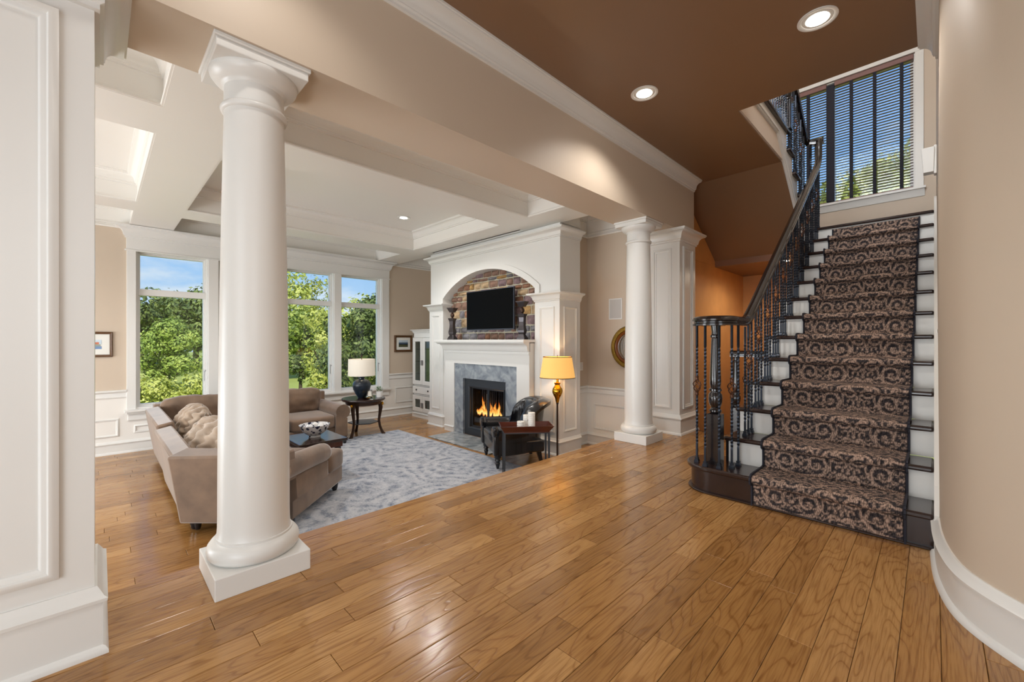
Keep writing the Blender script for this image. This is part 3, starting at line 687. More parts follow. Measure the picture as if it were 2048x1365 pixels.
def column(y, label):
    t = thing('round_column', label, 'column', (-2.415, y, 0))
    mb = MB(); mb.box(-.2, .2, -.2, .2, 0, .10); mb.build('plinth', M['white'], t, False, .004)
    pr = [(.165, .10), (.185, .102), (.197, .118), (.201, .140), (.197, .162), (.184, .18), (.168, .188), (.168, .198), (.163, .2)]
    mb = MB(); mb.lathe(pr, n=56); mb.build('base_ring', M['white'], t, ang=50)
    pr = [(.163, .198), (.159, .215), (.157, .24)]
    for i in range(15):
        u = i / 14; z = .3 + u * 1.97; pr.append((.156 - .026 * u ** 1.7, z))
    pr += [(.132, 2.285)]
    mb = MB(); mb.lathe(pr, n=56); mb.build('shaft', M['white'], t, ang=50)
    pr = [(.13, 2.27), (.142, 2.274), (.147, 2.286), (.142, 2.298), (.131, 2.302), (.130, 2.39), (.136, 2.394), (.138, 2.402), (.146, 2.406), (.160, 2.414), (.176, 2.427), (.188, 2.443), (.192, 2.458), (.19, 2.462)]
    mb = MB(); mb.lathe(pr, n=56); mb.build('capital', M['white'], t, ang=50)
    mb = MB(); mb.box(-.193, .193, -.193, .193, 2.46, 2.5); mb.box(-.203, .203, -.203, .203, 2.5, 2.52); mb.build('abacus', M['white'], t, False, .004)
column(.56, 'large white round column standing nearest the camera on the step edge')
column(4.455, 'smaller-looking white round column far off beside the square pier')

# ================================================================ MAIN STAIRCASE
RI, RU, Y1 = .2, .275, 3.23          # riser, run, first nosing
XL, XR = -1.14, 0.0
stair = thing('staircase', 'main staircase with near black treads and white risers rising to the window landing', 'staircase', (0, 0, 0))
# bullnose starting step
def bull(off, x_end=XR, yb=3.60):
    cx, cy, r = -1.19, 3.455, .195 + off
    p = [(x_end, 3.26 - off), (cx, 3.26 - off)]
    for i in range(1, 17):
        a = -PI / 2 - PI * i / 16; p.append((cx + r * math.cos(a), cy + r * math.sin(a)))
    p += [(cx, yb + .05 + off), (XL - .02, yb + .05 + off), (XL - .02, yb - .0), (x_end, yb - .0)]
    return p
mb = MB(); mb.prism(bull(0), 0, .166); mb.build('starting_step_box', M['dark_wood'], stair, ang=40)
mb = MB(); mb.prism(bull(.03), .166, .2); mb.build('starting_tread', M['dark_wood'], stair, bevel=.01, ang=40)
mb = MB(); mb.prism(bull(.022), 0, .014); mb.build('shoe_moulding', M['dark_wood'], stair, bevel=.008, ang=40)
mbt = MB(); mbt.box(XL - .03, XR - .001, -.305, 0, -.034, 0); tread_me = None
for k in range(2, 13):
    yk = Y1 + (k - 1) * RU; z = k * RI
    if tread_me is None:
        o = MB().box(XL - .03, XR, 0, .305, -.034, 0).build('tread', M['dark_wood'], stair, bevel=.012); tread_me = o
    else:
        o = tread_me.copy(); COL.objects.link(o); o.parent = stair
    o.location = (0, yk, z)
    MB().box(XL + .0, XR, yk + .03, yk + .045, z - RI, z - .034).build('riser', M['white'], stair, False)
yk = Y1 + 12 * RU
MB().box(XL, XR, yk + .03, yk + .045, 2.4, 2.566).build('riser', M['white'], stair, False)
MB().box(XL - .06, XR, yk, 8.175, 2.566, 2.6).build('landing_tread', M['dark_wood'], stair, bevel=.012)
MB().box(-2.4, XL - .06, 6.83, 8.175, 2.335, 2.6).build('landing_floor', M['dark_wood'], stair, False)
MB().box(XL - .06, XR, yk + .05, 8.175, 2.335, 2.566).build('landing_fascia', M['white'], stair, False)
# outer stringer: dark face block at second riser, panelled side
poly = [(3.54, 0), (3.54, .366)]
for k in range(3, 14):
    y_ = Y1 + (k - 1) * RU + .045; poly += [(y_, (k - 1) * RI - .034), (y_, k * RI - .034)]
poly += [(8.17, 2.566), (8.17, 2.335), (6.83, 2.335), (5.44, 1.2), (5.44, 0)]
MB().prism(poly, XL - .022, XL, mapf=lambda a, b, h: (h, a, b)).build('outer_stringer', M['black_wood'], stair, False)
# ---- handrail
RP = [(-.030, -.036), (-.030, -.022), (-.022, -.016), (-.022, -.006), (-.032, .0), (-.034, .012), (-.028, .024), (-.014, .033), (0, .036),
      (.014, .033), (.028, .024), (.034, .012), (.032, 0), (.022, -.006), (.022, -.016), (.030, -.022), (.030, -.036)]
NX, NY = -1.19, 3.39
RX = -1.05
RC = 1.303
pts = []
for i in range(0, 25):
    u = i / 24; a = math.radians(-300 + 300 * u); r = .055 + (.14 - .055) * min(1, u / .55)
    pts.append((NX + r * math.cos(a), NY + r * math.sin(a), RC))
pts += [(RX, 3.46, RC), (RX, 3.56, RC), (RX, 3.62, RC + .006), (RX, 3.68, RC + .028), (RX, 3.75, RC + .07), (RX, 3.85, RC + .14)]
for i in range(1, 9):
    y = 3.85 + (6.48 - 3.85) * i / 8; pts.append((RX, y, RC + .14 + .727 * (y - 3.85)))
zt = pts[-1][2]
pts += [(RX, 6.55, zt + .06), (RX, 6.61, zt + .13), (RX, 6.635, zt + .2), (RX, 6.64, zt + .3), (RX, 6.645, zt + .36), (RX, 6.66, zt + .40), (RX, 6.70, zt + .425)]
ZG = zt + .425
MB().sweep3(RP, pts).build('handrail', M['rail_wood'], stair, ang=28)
MB().lathe([(.07, -.036), (.075, -.02), (.066, -.008), (.078, .01), (.06, .03), (.0, .037)], (NX, NY, RC), 24).build('volute_cap', M['rail_wood'], stair)
MB().sweep3(RP, [(RX + .04, 6.72, ZG), (-1.11, 6.72, ZG), (-1.17, 6.71, ZG + .01), (-1.2, 6.66, ZG + .035), (-1.2, 6.55, ZG + .11), (-1.2, 6.0, ZG + .51), (-1.2, 5.72, ZG + .71), (-1.2, 5.6, ZG + .76), (-1.2, 5.4, ZG + .78), (-1.2, 4.1, ZG + .78)]).build('handrail', M['rail_wood'], stair, ang=28)
# ---- newel posts
def newel(parent, x, y, z0, z1, name='newel_post'):
    h = z1 - z0; q = .047
    mb = MB(); mb.box(x - q, x + q, y - q, y + q, z0, z0 + .36 * h)
    mb.frustum((x, y), (q, q), z0 + .36 * h, (x, y), (q * .6, q * .6), z0 + .37 * h)
    pr = [(.034, .37), (.044, .378), (.044, .39), (.034, .396), (.03, .405), (.036, .41), (.046, .44), (.050, .475), (.047, .5), (.036, .515), (.036, .522), (.045, .528), (.045, .54), (.034, .547),
          (.036, .555), (.040, .58), (.040, .62), (.033, .80), (.028, .905), (.036, .912), (.037, .925), (.028, .932), (.027, .95), (.033, .99), (.034, 1.0)]
    mb.lathe([(r, f * h) for r, f in pr], (x, y, z0), 20)
    return mb.build(name, M['rail_wood'], parent, ang=40)
newel(stair, NX, NY, .2, RC - .03)
# ---- wrought iron balusters
TW = .0068
def bar_mesh(h, basket_at=None):
    mb = MB(); vs = []; n = max(24, int(h / .014)); zs = [i / n * h for i in range(n + 1)]
    segs = []
    if basket_at is None: segs = [(0, h)]
    else: segs = [(0, basket_at - .045), (basket_at + .045, h)]
    for a, b in segs:
        m = max(6, int((b - a) / .013)); ang = 0; rows = []
        for i in range(m + 1):
            z = a + (b - a) * i / m; f = z / h
            tw = 1 if (.14 < f < .86 and abs(z - (basket_at or -9)) > .09) else 0
            if i: ang += tw * (b - a) / m * 2 * PI / .115
            rows.append((z, ang))
        o = len(mb.v)
        for z, an in rows:
            for k in range(4):
                q = an + PI / 4 + k * PI / 2; mb.v.append((TW * 1.414 * math.cos(q), TW * 1.414 * math.sin(q), z))
        for i in range(m):
            for k in range(4):
                k2 = (k + 1) % 4; mb.f.append((o + i * 4 + k, o + i * 4 + k2, o + i * 4 + 4 + k2, o + i * 4 + 4 + k))
    me = mb.mesh('baluster', True, 30); me.materials.append(M['iron']); return me
def basket_mesh():
    mb = MB()
    for k in range(4):
        pts = []
        for i in range(11):
            u = i / 10; r = .027 * math.sin(PI * u) ** .8 + .003; a = k * PI / 2 + u * PI * .9
            pts.append((r * math.cos(a), r * math.sin(a), -.048 + .096 * u))
        mb.tube(pts, .0042, 5)
    for z in (-.058, .058):
        mb.lathe([(.010, -.018), (.0145, -.013), (.011, -.004), (.011, .004), (.0145, .013), (.010, .018)], (0, 0, z), 10)
    me = mb.mesh('basket'); me.materials.append(M['iron_rust']); return me
def shoe_mesh():
    mb = MB(); mb.frustum((0, 0), (.017, .017), 0, (0, 0), (.017, .017), .012); mb.frustum((0, 0), (.017, .017), .012, (0, 0), (.0095, .0095), .026); mb.frustum((0, 0), (.012, .012), .026, (0, 0), (.012, .012), .036)
    me = mb.mesh('shoe', False); me.materials.append(M['iron']); return me
BAS, SHOE, BAR = basket_mesh(), shoe_mesh(), {}
def baluster(parent, x, y, z0, h, basket=None):
    key = (round(h, 3), basket)
    if key not in BAR: BAR[key] = bar_mesh(h, basket)
    b = bpy.data.objects.new('baluster', BAR[key]); COL.objects.link(b); b.parent = parent; b.location = (x, y, z0)
    s_ = bpy.data.objects.new('shoe', SHOE); COL.objects.link(s_); s_.parent = b
    if basket:
        q = bpy.data.objects.new('basket', BAS); COL.objects.link(q); q.parent = b; q.location = (0, 0, basket)
for i, (x, y) in enumerate([(-1.312, 3.345), (-1.222, 3.272), (-1.125, 3.283), (-1.062, 3.36), (-1.048, 3.46)]):
    baluster(stair, x, y, .2, RC - .036 - .2, .60 if i in (0, 3) else None)
def rail_under(y): return RC - .04 + max(0, .727 * (y - 3.655))
for k in range(2, 13):
    yk = Y1 + (k - 1) * RU
    for j, dy in enumerate((.125, .207, .290)):
        y = yk + dy; baluster(stair, RX, y, k * RI, round(rail_under(y) - k * RI, 3), (.60 if j == 1 else None))
baluster(stair, RX, 6.64, 2.6, 1.14)
for x in (-1.10, -1.15): baluster(stair, x, 6.72, 2.6, ZG - 2.63)

# ---- upper flight
up = thing('staircase', 'upper flight above the brown soffit, white stringer with black tread ends', 'staircase', (0, 0, 0))
def ztrim(y): return 3.475 if y < 5.33 else 3.475 - .74 * (y - 5.33)
pw = [(4.10, 3.475), (5.33, 3.475), (6.83, ztrim(6.83)), (6.83, 2.8)]
for k in range(1, 5):
    pw += [(6.8 - RU * (k - 1), 2.6 + RI * k - (0.034)), (6.8 - RU * k, 2.6 + RI * k - .034)]
pw += [(6.8 - RU * 4, 3.566), (4.10, 3.566)]
MB().prism(pw, OX - .004, OX + .03, mapf=lambda a, b, h: (h, a, b)).build('stringer', M['white'], up, False)
pb = [(4.09, 3.24), (5.58, 3.24), (5.6, 3.222), (5.62, ztrim(5.62) + .01), (5.33, 3.48), (4.09, 3.48)]
MB().prism(pb, OX, OX + .012, mapf=lambda a, b, h: (h, a, b)).build('plaster_face', M['beige_up'], up, False)
mb = MB()
for off, w0, w1 in ((.03, 0, .018), (.042, .018, .034), (.034, .034, .052)):
    P = [(4.10, 3.45), (5.33, 3.45), (6.80, 3.45 - .74 * 1.47)]
    up_ = [(a, b + w1) for a, b in P]; lo_ = [(a, b + w0) for a, b in P]
    mb.prism(lo_ + up_[::-1], OX, OX + off, mapf=lambda a, b, h: (h, a, b))
mb.build('stringer_moulding', M['white'], up, False)
for k in range(1, 5):
    ya = 6.83 - RU * (k - 1)
    MB().box(-2.3, OX + .07, ya - .305, ya, 2.6 + RI * k - .034, 2.6 + RI * k).build('tread', M['dark_wood'], up, bevel=.012)
    MB().box(-2.3, OX, ya - .045, ya - .03, 2.6 + RI * (k - 1), 2.6 + RI * k - .034).build('riser', M['white'], up, False)
MB().box(-2.3, OX + .07, 4.12, 6.83 - RU * 4, 3.566, 3.6).build('upper_floor_nosing', M['dark_wood'], up, bevel=.012)
MB().box(-2.3, OX, 6.83 - RU * 4 - .045, 6.83 - RU * 4 - .03, 3.4, 3.566).build('riser', M['white'], up, False)
def rail_under2(y):
    if y < 5.5: return ZG + .74
    return min(ZG + .74, ZG + .035 + .727 * (6.66 - y) - .04)
for k in range(1, 5):
    ya = 6.83 - RU * (k - 1)
    for j, dy in enumerate((.10, .18, .26)):
        y = ya - dy
        if y > 6.62: continue
        baluster(up, -1.2, y, 2.6 + RI * k, round(rail_under2(y) - 2.6 - RI * k, 3), (.60 if j == 1 else None))
y = 5.62; i = 0
while y > 4.15:
    baluster(up, -1.2, y, 3.6, round(rail_under2(y) - 3.6, 3), (.60 if i % 3 == 1 else None)); y -= .092; i += 1
newel(up, -1.2, 5.68, 3.6, ZG + .74)

# ---- cellar guard rail
g = thing('guard_railing', 'low black guard railing with turned post behind the stair foot, ochre wall behind it', 'railing', (0, 0, 0))
newel(g, -1.66, 5.40, 0, .99)
MB().sweep3(RP, [(-1.72, 5.40, 1.0), (-1.165, 5.40, 1.0)]).build('handrail', M['rail_wood'], g, ang=28)
for i, x in enumerate((-1.56, -1.46, -1.36, -1.26)): baluster(g, x, 5.40, 0, .965, .70 if i == 0 else (None if i != 3 else .70))

# ================================================================ STAIR RUNNER
def runner():
    prof = [(3.246, .0), (3.246, .10), (3.244, .145), (3.225, .156), (3.203, .165), (3.196, .183), (3.203, .203), (3.222, .214), (3.26, .2165)]
    pts = []
    for k in range(12):
        dy, dz = k * RU, k * RI
        for y, z in prof:
            if k and z < .05: z = .0225
            pts.append((y + dy, z + dz))
        pts.append((3.50 + dy, .2135 + dz))
    pts.append((3.246 + 12 * RU, 2.4 + .0225)); pts.append((3.246 + 12 * RU, 2.4 + .15))
    P = [Vector((a, b)) for a, b in pts]; S = [0]
    for i in range(1, len(P)): S.append(S[-1] + (P[i] - P[i - 1]).length)
    step = .0066; n = int(S[-1] / step); sy = np.linspace(0, S[-1], n + 1)
    Y = np.interp(sy, S, [p.x for p in P]); Z = np.interp(sy, S, [p.y for p in P])
    xa, xb = -.895, -.116; nx = int((xb - xa) / step); X = np.linspace(xa, xb, nx + 1)
    # woven pattern: scrolling acanthus, mirrored about vertical axes and repeated at every step
    per = S[-1] / 12.35; pw_ = .26
    strokes = []
    def spiral(cx, cy, r0, r1, a0, turns, w0, w1, d=1):
        for i in range(46):
            u = i / 45; r = r0 + (r1 - r0) * u; a = a0 + d * turns * 2 * PI * u
            strokes.append((cx + r * math.cos(a), cy + r * math.sin(a), w0 + (w1 - w0) * u))
    def curve(pts_, w0, w1):
        sp = smooth_path(pts_, 8)
        for i, p in enumerate(sp):
            u = i / (len(sp) - 1); strokes.append((p[0], p[1], (w0 + (w1 - w0) * u) * (.55 + .45 * math.sin(PI * min(1, u * 1.1 + .12)))))
    spiral(.085, .085, .066, .012, -1.2, 1.35, .012, .009, 1)
    spiral(.20, .15, .050, .010, 1.9, 1.3, .011, .008, -1)
    spiral(.07, .255, .056, .010, 2.6, 1.3, .012, .009, -1)
    spiral(.205, .315, .058, .012, -.6, 1.35, .013, .009, 1)
    spiral(.10, .405, .046, .009, .3, 1.2, .011, .008, 1)
    curve([(.0, .0), (.05, .005), (.12, .03), (.165, .09), (.16, .15)], .016, .012)
    curve([(.26, .03), (.22, .05), (.185, .03), (.15, .0)], .014, .006)
    curve([(.26, .22), (.22, .225), (.16, .215), (.12, .17), (.07, .165), (.02, .18)], .016, .009)
    curve([(.13, .24), (.15, .29), (.14, .34), (.10, .36), (.03, .345)], .014, .008)
    curve([(.0, .46), (.03, .44), (.045, .40), (.03, .36)], .013, .006)
    curve([(.26, .40), (.23, .405), (.19, .395), (.16, .43), (.17, .47)], .015, .008)
    for (cx, cy, a, l) in [(.15, .06, 2.2, .035), (.125, .125, 1.0, .03), (.24, .10, .5, .03), (.03, .15, 2.3, .03), (.015, .30, 1.9, .035), (.13, .29, -.5, .03), (.25, .27, 1.2, .03),
                           (.16, .38, 2.6, .035), (.06, .33, -2.4, .03), (.24, .44, 1.9, .03), (.04, .06, 2.6, .03), (.20, .255, -1.8, .03), (.21, .205, .9, .026), (.11, .455, .8, .028), (.06, .20, 1.5, .026)]:
        for i in range(7):
            u = i / 6; strokes.append((cx + math.cos(a + u * .8) * l * u, cy + math.sin(a + u * .8) * l * u, .010 * (1 - u * .55)))
    tx = np.linspace(0, pw_, 56); ty = np.linspace(0, per, 96, endpoint=False)
    GX, GY = np.meshgrid(tx, ty); D = np.full(GX.shape, 9.0)
    for (sx, sy_, w) in strokes:
        sy_ = sy_ * per / .475
        for oy in (-per, 0, per):
            if -.05 < sy_ + oy < per + .05: D = np.minimum(D, np.hypot(GX - sx, GY - sy_ - oy) - w * .86)
    for it in range(46):
        q_ = np.unravel_index(np.argmax(D), D.shape); gx, gy, dm = GX[q_], GY[q_], D[q_]
        if dm < .009: break
        n0 = len(strokes); a0 = (it * 2.4) % 6.28; sz = min(dm * .95, .036)
        for i in range(16):
            u = i / 15; r_ = sz * (1 - .85 * u); a = a0 + (1 if it % 2 else -1) * u * 4.2
            strokes.append((gx + r_ * math.cos(a), gy + r_ * math.sin(a), max(.0035, sz * .28 * (1 - .4 * u))))
        for (sx, sy_, w) in strokes[n0:]:
            for oy in (-per, 0, per): D = np.minimum(D, np.hypot(GX - sx, GY - sy_ - oy) - w)
    xx = np.abs(((X[None, :] - xa + .1 * pw_) / pw_) % 2 - 1) * pw_ + 0 * sy[:, None]
    yy = (sy[:, None] % per) + 0 * X[None, :]
    iy = np.clip((yy / per * 96).astype(int), 0, 95); ix = np.clip((xx / pw_ * 55).astype(int), 0, 55)
    d = D[iy, ix]; f = np.clip(.5 - d / .005, 0, 1)
    rnd = np.random.RandomState(1); f = np.clip(f + (rnd.rand(*f.shape) - .5) * .25, 0, 1)
    hi = np.array(srgb(166, 140, 124)[:3]); lo = np.array(srgb(44, 40, 44)[:3])
    col = lo + (hi - lo) * f[..., None]
    edge = (np.arange(nx + 1) < 2) | (np.arange(nx + 1) > nx - 2); col[:, edge] = np.array(srgb(30, 28, 36)[:3])
    ny = n + 1; nxx = nx + 1
    # slight swelling of the pile
    vs = np.zeros((ny * nxx, 3)); vs[:, 0] = np.tile(X, ny); vs[:, 1] = np.repeat(Y, nxx); vs[:, 2] = np.repeat(Z, nxx)
    idx = np.arange(ny * nxx).reshape(ny, nxx)
    q = np.stack([idx[:-1, :-1], idx[:-1, 1:], idx[1:, 1:], idx[1:, :-1]], -1).reshape(-1, 4)
    me = bpy.data.meshes.new('stair_runner'); me.vertices.add(len(vs)); me.vertices.foreach_set('co', vs.ravel())
    me.loops.add(q.size); me.loops.foreach_set('vertex_index', q.ravel().astype(np.int32)); me.polygons.add(len(q))
    me.polygons.foreach_set('loop_start', np.arange(0, q.size, 4, dtype=np.int32)); me.polygons.foreach_set('loop_total', np.full(len(q), 4, dtype=np.int32))
    me.update(calc_edges=True); me.validate()
    me.polygons.foreach_set('use_smooth', [True] * len(q))
    at = me.color_attributes.new('weave', 'FLOAT_COLOR', 'POINT'); at.data.foreach_set('color', np.concatenate([col.reshape(-1, 3), np.ones((ny * nxx, 1))], 1).ravel().astype(np.float32))
    me.materials.append(M['runner'])
    o = bpy.data.objects.new('stair_runner', me); COL.objects.link(o)
    tag(o, 'brown and black scroll patterned carpet runner laid up the middle of the main stairs', 'carpet')
    for x0, x1 in ((xa - .006, xa + .004), (xb - .004, xb + .006)):
        mb = MB(); k = 0
        path = [(a, b) for a, b in pts]
        for i in range(len(path) - 1):
            (a, b), (c, d_) = path[i], path[i + 1]
            dn = Vector((d_ - b, -(c - a))); dn = dn.normalized() * .008 if dn.length > 0 else dn
            mb.add([(x0, a - dn.x * 1.2, b - dn.y * 1.2), (x0, c - dn.x * 1.2, d_ - dn.y * 1.2), (x0, c + dn.x * .3, d_ + dn.y * .3), (x0, a + dn.x * .3, b + dn.y * .3),
                    (x1, a - dn.x * 1.2, b - dn.y * 1.2), (x1, c - dn.x * 1.2, d_ - dn.y * 1.2), (x1, c + dn.x * .3, d_ + dn.y * .3), (x1, a + dn.x * .3, b + dn.y * .3)],
                   [(0, 1, 2, 3), (4, 7, 6, 5), (0, 4, 5, 1), (3, 2, 6, 7), (0, 3, 7, 4), (1, 5, 6, 2)])
        b_ = mb.build('edge_binding', M['tape'], o, False)
runner()

# ================================================================ BLINDS, WALL PIECE, SWITCH
slat_cache = {}
def blind(xa, xb, tapes, label):
    t = thing('venetian_blind', label, 'blind', ((xa + xb) / 2, WSY + .03, WWZ1), 0, None)
    w = (xb - xa) / 2 - .006; H = WWZ1 - WWZ0
    MB().box(-w - .004, w + .004, -.035, .03, -.075, -.005).build('valance', M['blind'], t, bevel=.006)
    sl = None; n = int((H - .12) / .041)
    for i in range(n):
        if sl is None:
            mb = MB()
            mb.add([(s * w, y, z) for s in (-1, 1) for y, z in ((-.024, .0), (-.008, .0035), (.008, .0035), (.024, 0), (.008, .0005), (-.008, .0005))],
                   [(0, 1, 7, 6), (1, 2, 8, 7), (2, 3, 9, 8), (3, 4, 10, 9), (4, 5, 11, 10), (5, 0, 6, 11), (5, 4, 3, 2, 1, 0), (6, 7, 8, 9, 10, 11)])
            sl = mb.build('slat', M['blind'], t, False)
        else:
            o = sl.copy(); COL.objects.link(o); sl_ = o
            o.parent = t; o.location = (0, 0, -.105 - i * .041)
    sl.location = (0, 0, -.105)
    MB().box(-w, w, -.026, .026, -.115 - n * .041 - .018, -.115 - n * .041).build('bottom_rail', M['blind'], t, bevel=.004)
    for x in tapes:
        xx = x - t.location.x
        MB().box(xx - .019, xx + .019, -.029, -.027, -.115 - n * .041, -.075).build('ladder_tape', M['tape'], t, False)
        MB().box(xx - .019, xx + .019, .027, .029, -.115 - n * .041, -.075).build('ladder_tape', M['tape'], t, False)
    return t
blind(-1.10, WXB - .012, (-.893, -.622, -.328), 'dark slatted blind with three charcoal tapes on the right half of the stair window')
blind(WXA + .012, -1.195, (-1.97, -1.70, -1.44), 'dark slatted blind on the left half of the stair window, partly behind the upper railing')
MB().box(-1.2, -1.10, WSY + .0, WSY + .06, WWZ0 + .04, WWZ1 - .04).build('mullion_cover', M['tape'], w5, bevel=.004)
t = thing('sconce_shape', 'small white sconce-shaped piece high on the right wall beside the stair window', 'lamp', (.018, 5.6, 2.72), 0)  # white detail, only shaped like a sconce; carries no lamp
MB().box(-.02, 0, -.045, .045, 0, .27).build('back_plate', M['white'], t, False, .006)
MB().frustum((-.055, 0), (.035, .05), .02, (-.06, 0), (.045, .065), .25).build('shade', M['white'], t, False, .004)
def plate(name, label, cat, loc, axis, w, h, mat, part, pm=None):
    t = thing(name, label, cat, loc, 0)
    a = (lambda x0, x1, z0, z1, d: MB().box(0, d, x0, x1, z0, z1)) if axis == 'x+' else ((lambda x0, x1, z0, z1, d: MB().box(-d, 0, x0, x1, z0, z1)) if axis == 'x-' else (lambda x0, x1, z0, z1, d: MB().box(x0, x1, -d, 0, z0, z1)))
    a(-w / 2, w / 2, -h / 2, h / 2, .006).build('cover_plate', mat, t, False, .002)
    a(-w * .26, w * .26, -h * .3, h * .3, .010).build(part, pm or mat, t, False, .002)
    return t
plate('light_switch', 'white rocker switch plate on the narrow beige strip right of the chimney', 'switch', (-3.62, 5.0, .78), 'x+', .075, .12, M['porcelain'], 'rocker')
plate('light_switch', 'white switch plate on the curved wall edge beside the upper stair steps', 'switch', (.018, 4.45, 1.16), 'x-', .08, .16, M['porcelain'], 'rocker')
plate('power_outlet', 'small power outlet with dark plug low on the white panelled wall right of the chimney', 'outlet', (-3.62, 4.93, -.14), 'x+', .07, .11, M['porcelain'], 'socket', M['pewter'])

# ---- recessed ceiling lights
def can(loc, label, power, r=.075, color=(1, .95, .89), size=2.3):
    t = thing('recessed_light', label, 'light', loc, 0, None)
    MB().lathe([(r * 1.28, -.001), (r * 1.28, -.007), (r * 1.18, -.009), (r * 1.02, -.004), (r, .0), (r * .98, -.0005), (r * 1.0, -.0002)], n=32, cap=False).build('trim_ring', M['white'], t, ang=60)
    MB().lathe([(r * .99, -.002), (r * .85, -.004), (r * .72, -.0045)], n=32, cap=False).build('baffle', M['white'], t)
    MB().lathe([(r * .74, -.003), (r * .74, -.006)], n=32).build('lens', M['bulb'], t)
    l = bpy.data.lights.new('can_lamp', 'SPOT'); l.energy = power; l.color = color; l.spot_size = size; l.spot_blend = .6; l.shadow_soft_size = .045
    lo = bpy.data.objects.new('can_lamp', l); COL.objects.link(lo); lo.parent = t; lo.location = (0, 0, -.03)
    return t
can((-.526, 3.277, 3.22), 'brightest recessed ceiling light, glowing on the brown ceiling nearer the top edge', 40, .085)
can((-1.70, 3.235, 3.22), 'recessed light on the brown ceiling above the beige beam, farther from the stair', 42, .085)
can((-.55, .5, 3.22), 'recessed light on the brown ceiling overhead, outside the picture', 30, .085)
can((-1.70, .5, 3.22), 'recessed light on the brown ceiling overhead near the first column, outside the picture', 14, .085)
can((-5.65, 3.28, 3.02), 'lit recessed light in the middle white ceiling coffer, the farther of two', 48, .075, (1, .97, .94))
can((-4.78, 3.25, 3.02), 'recessed light half hidden by the ceiling beam edge, nearer of two in the coffer', 48, .075, (1, .97, .94))
can((-5.2, 1.22, 3.02), 'recessed light added as unseen fill in the middle coffer behind the near column', 80, .075, (1, .97, .94), 2.6)  # spot and fixture added to brighten the room; none is known here
can((-5.2, -.9, 3.02), 'recessed light added as unseen fill in the left hand middle coffer behind the pier', 50, .075, (1, .97, .94), 2.6)  # another added fill spot, out of sight behind the pier
can((-1.50, 6.98, 2.30), 'small recessed light under the stair landing seen between the balusters', 40, .07, (1, .86, .66), 3.0)

# ================================================================ FIREPLACE
fp = thing('fireplace', 'tall white fireplace with stone-lined arched niche, slate surround and lit fire', 'fireplace', (-4.95, 4.5, LZ))
def fb(mb, name, mat, smooth=False, bevel=0, ang=35):       # geometry given in room coordinates
    o = mb.build(name, mat, fp, smooth, bevel, ang); o.location = (4.95, -4.5, -LZ); return o
FX0, FX1, NX0, NX1 = -6.45, -3.45, -6.05, -3.88
def arch_z(x, add=0):
    c = (NX0 + NX1) / 2; hw = (NX1 - NX0) / 2; rise = .385; R = (hw * hw + rise * rise) / (2 * rise); R2 = R + add
    return 1.885 + rise - R + math.sqrt(max(0, R2 * R2 - (x - c) ** 2))
mb = MB(); mb.box(FX0, NX0, 4.3, 4.9, LZ, 2.71); mb.box(NX1, FX1, 4.3, 4.74, LZ, 2.71); mb.box(FX0, FX1, 4.56, 4.9, 1.1, 2.71) if False else None
xsn = [NX0 + (NX1 - NX0) * i / 36 for i in range(37)]
for i in range(36):
    a, b = xsn[i], xsn[i + 1]; za, zb = arch_z(a), arch_z(b)
    mb.add([(a, 4.3, za), (b, 4.3, zb), (b, 4.3, 2.71), (a, 4.3, 2.71), (a, 4.47, za), (b, 4.47, zb), (b, 4.47, 2.71), (a, 4.47, 2.71)],
           [(0, 1, 2, 3), (4, 7, 6, 5), (0, 4, 5, 1)])
fb(mb, 'chimney_breast', M['white'], True, ang=30)
mb = MB(); mb.box(NX0 - .0, NX1 + .0, 4.475, 4.52, 1.1, 2.45); fb(mb, 'mortar_bed', M['mortar'])
mb = MB(); mb.box(FX0, -3.9, 4.9, 5.35, LZ, 3.0); mb.box(NX0, NX1, 4.52, 4.9, 1.1, 2.71); mb.box(FX0, FX1, 4.335, 4.74, 2.705, 3.0); fb(mb, 'chimney_core', M['white_wall'])
# arch band
mb = MB(); outer = []; inner = []
cxa = (NX0 + NX1) / 2
n = 40
for i in range(n + 1):
    x = NX0 - .085 + (NX1 - NX0 + .17) * i / n; outer.append((x, arch_z(x, .085)))
for i in range(n + 1):
    x = NX0 + (NX1 - NX0) * i / n; inner.append((x, arch_z(x)))
outer[0] = (NX0 - .085, max(1.80, outer[0][1])); outer[-1] = (NX1 + .085, max(1.80, outer[-1][1]))
outer = [(NX0 - .085, 1.79)] + outer + [(NX1 + .085, 1.79)]; inner = [(NX0, 1.79)] + inner + [(NX1, 1.79)]
m_ = min(len(outer), len(inner))
for i in range(m_ - 1):
    q = [outer[i], outer[i + 1], inner[i + 1], inner[i]]
    mb.prism(q, 4.278, 4.302, mapf=lambda a, b, h: (a, h, b))
fb(mb, 'arch_band', M['white'], False)
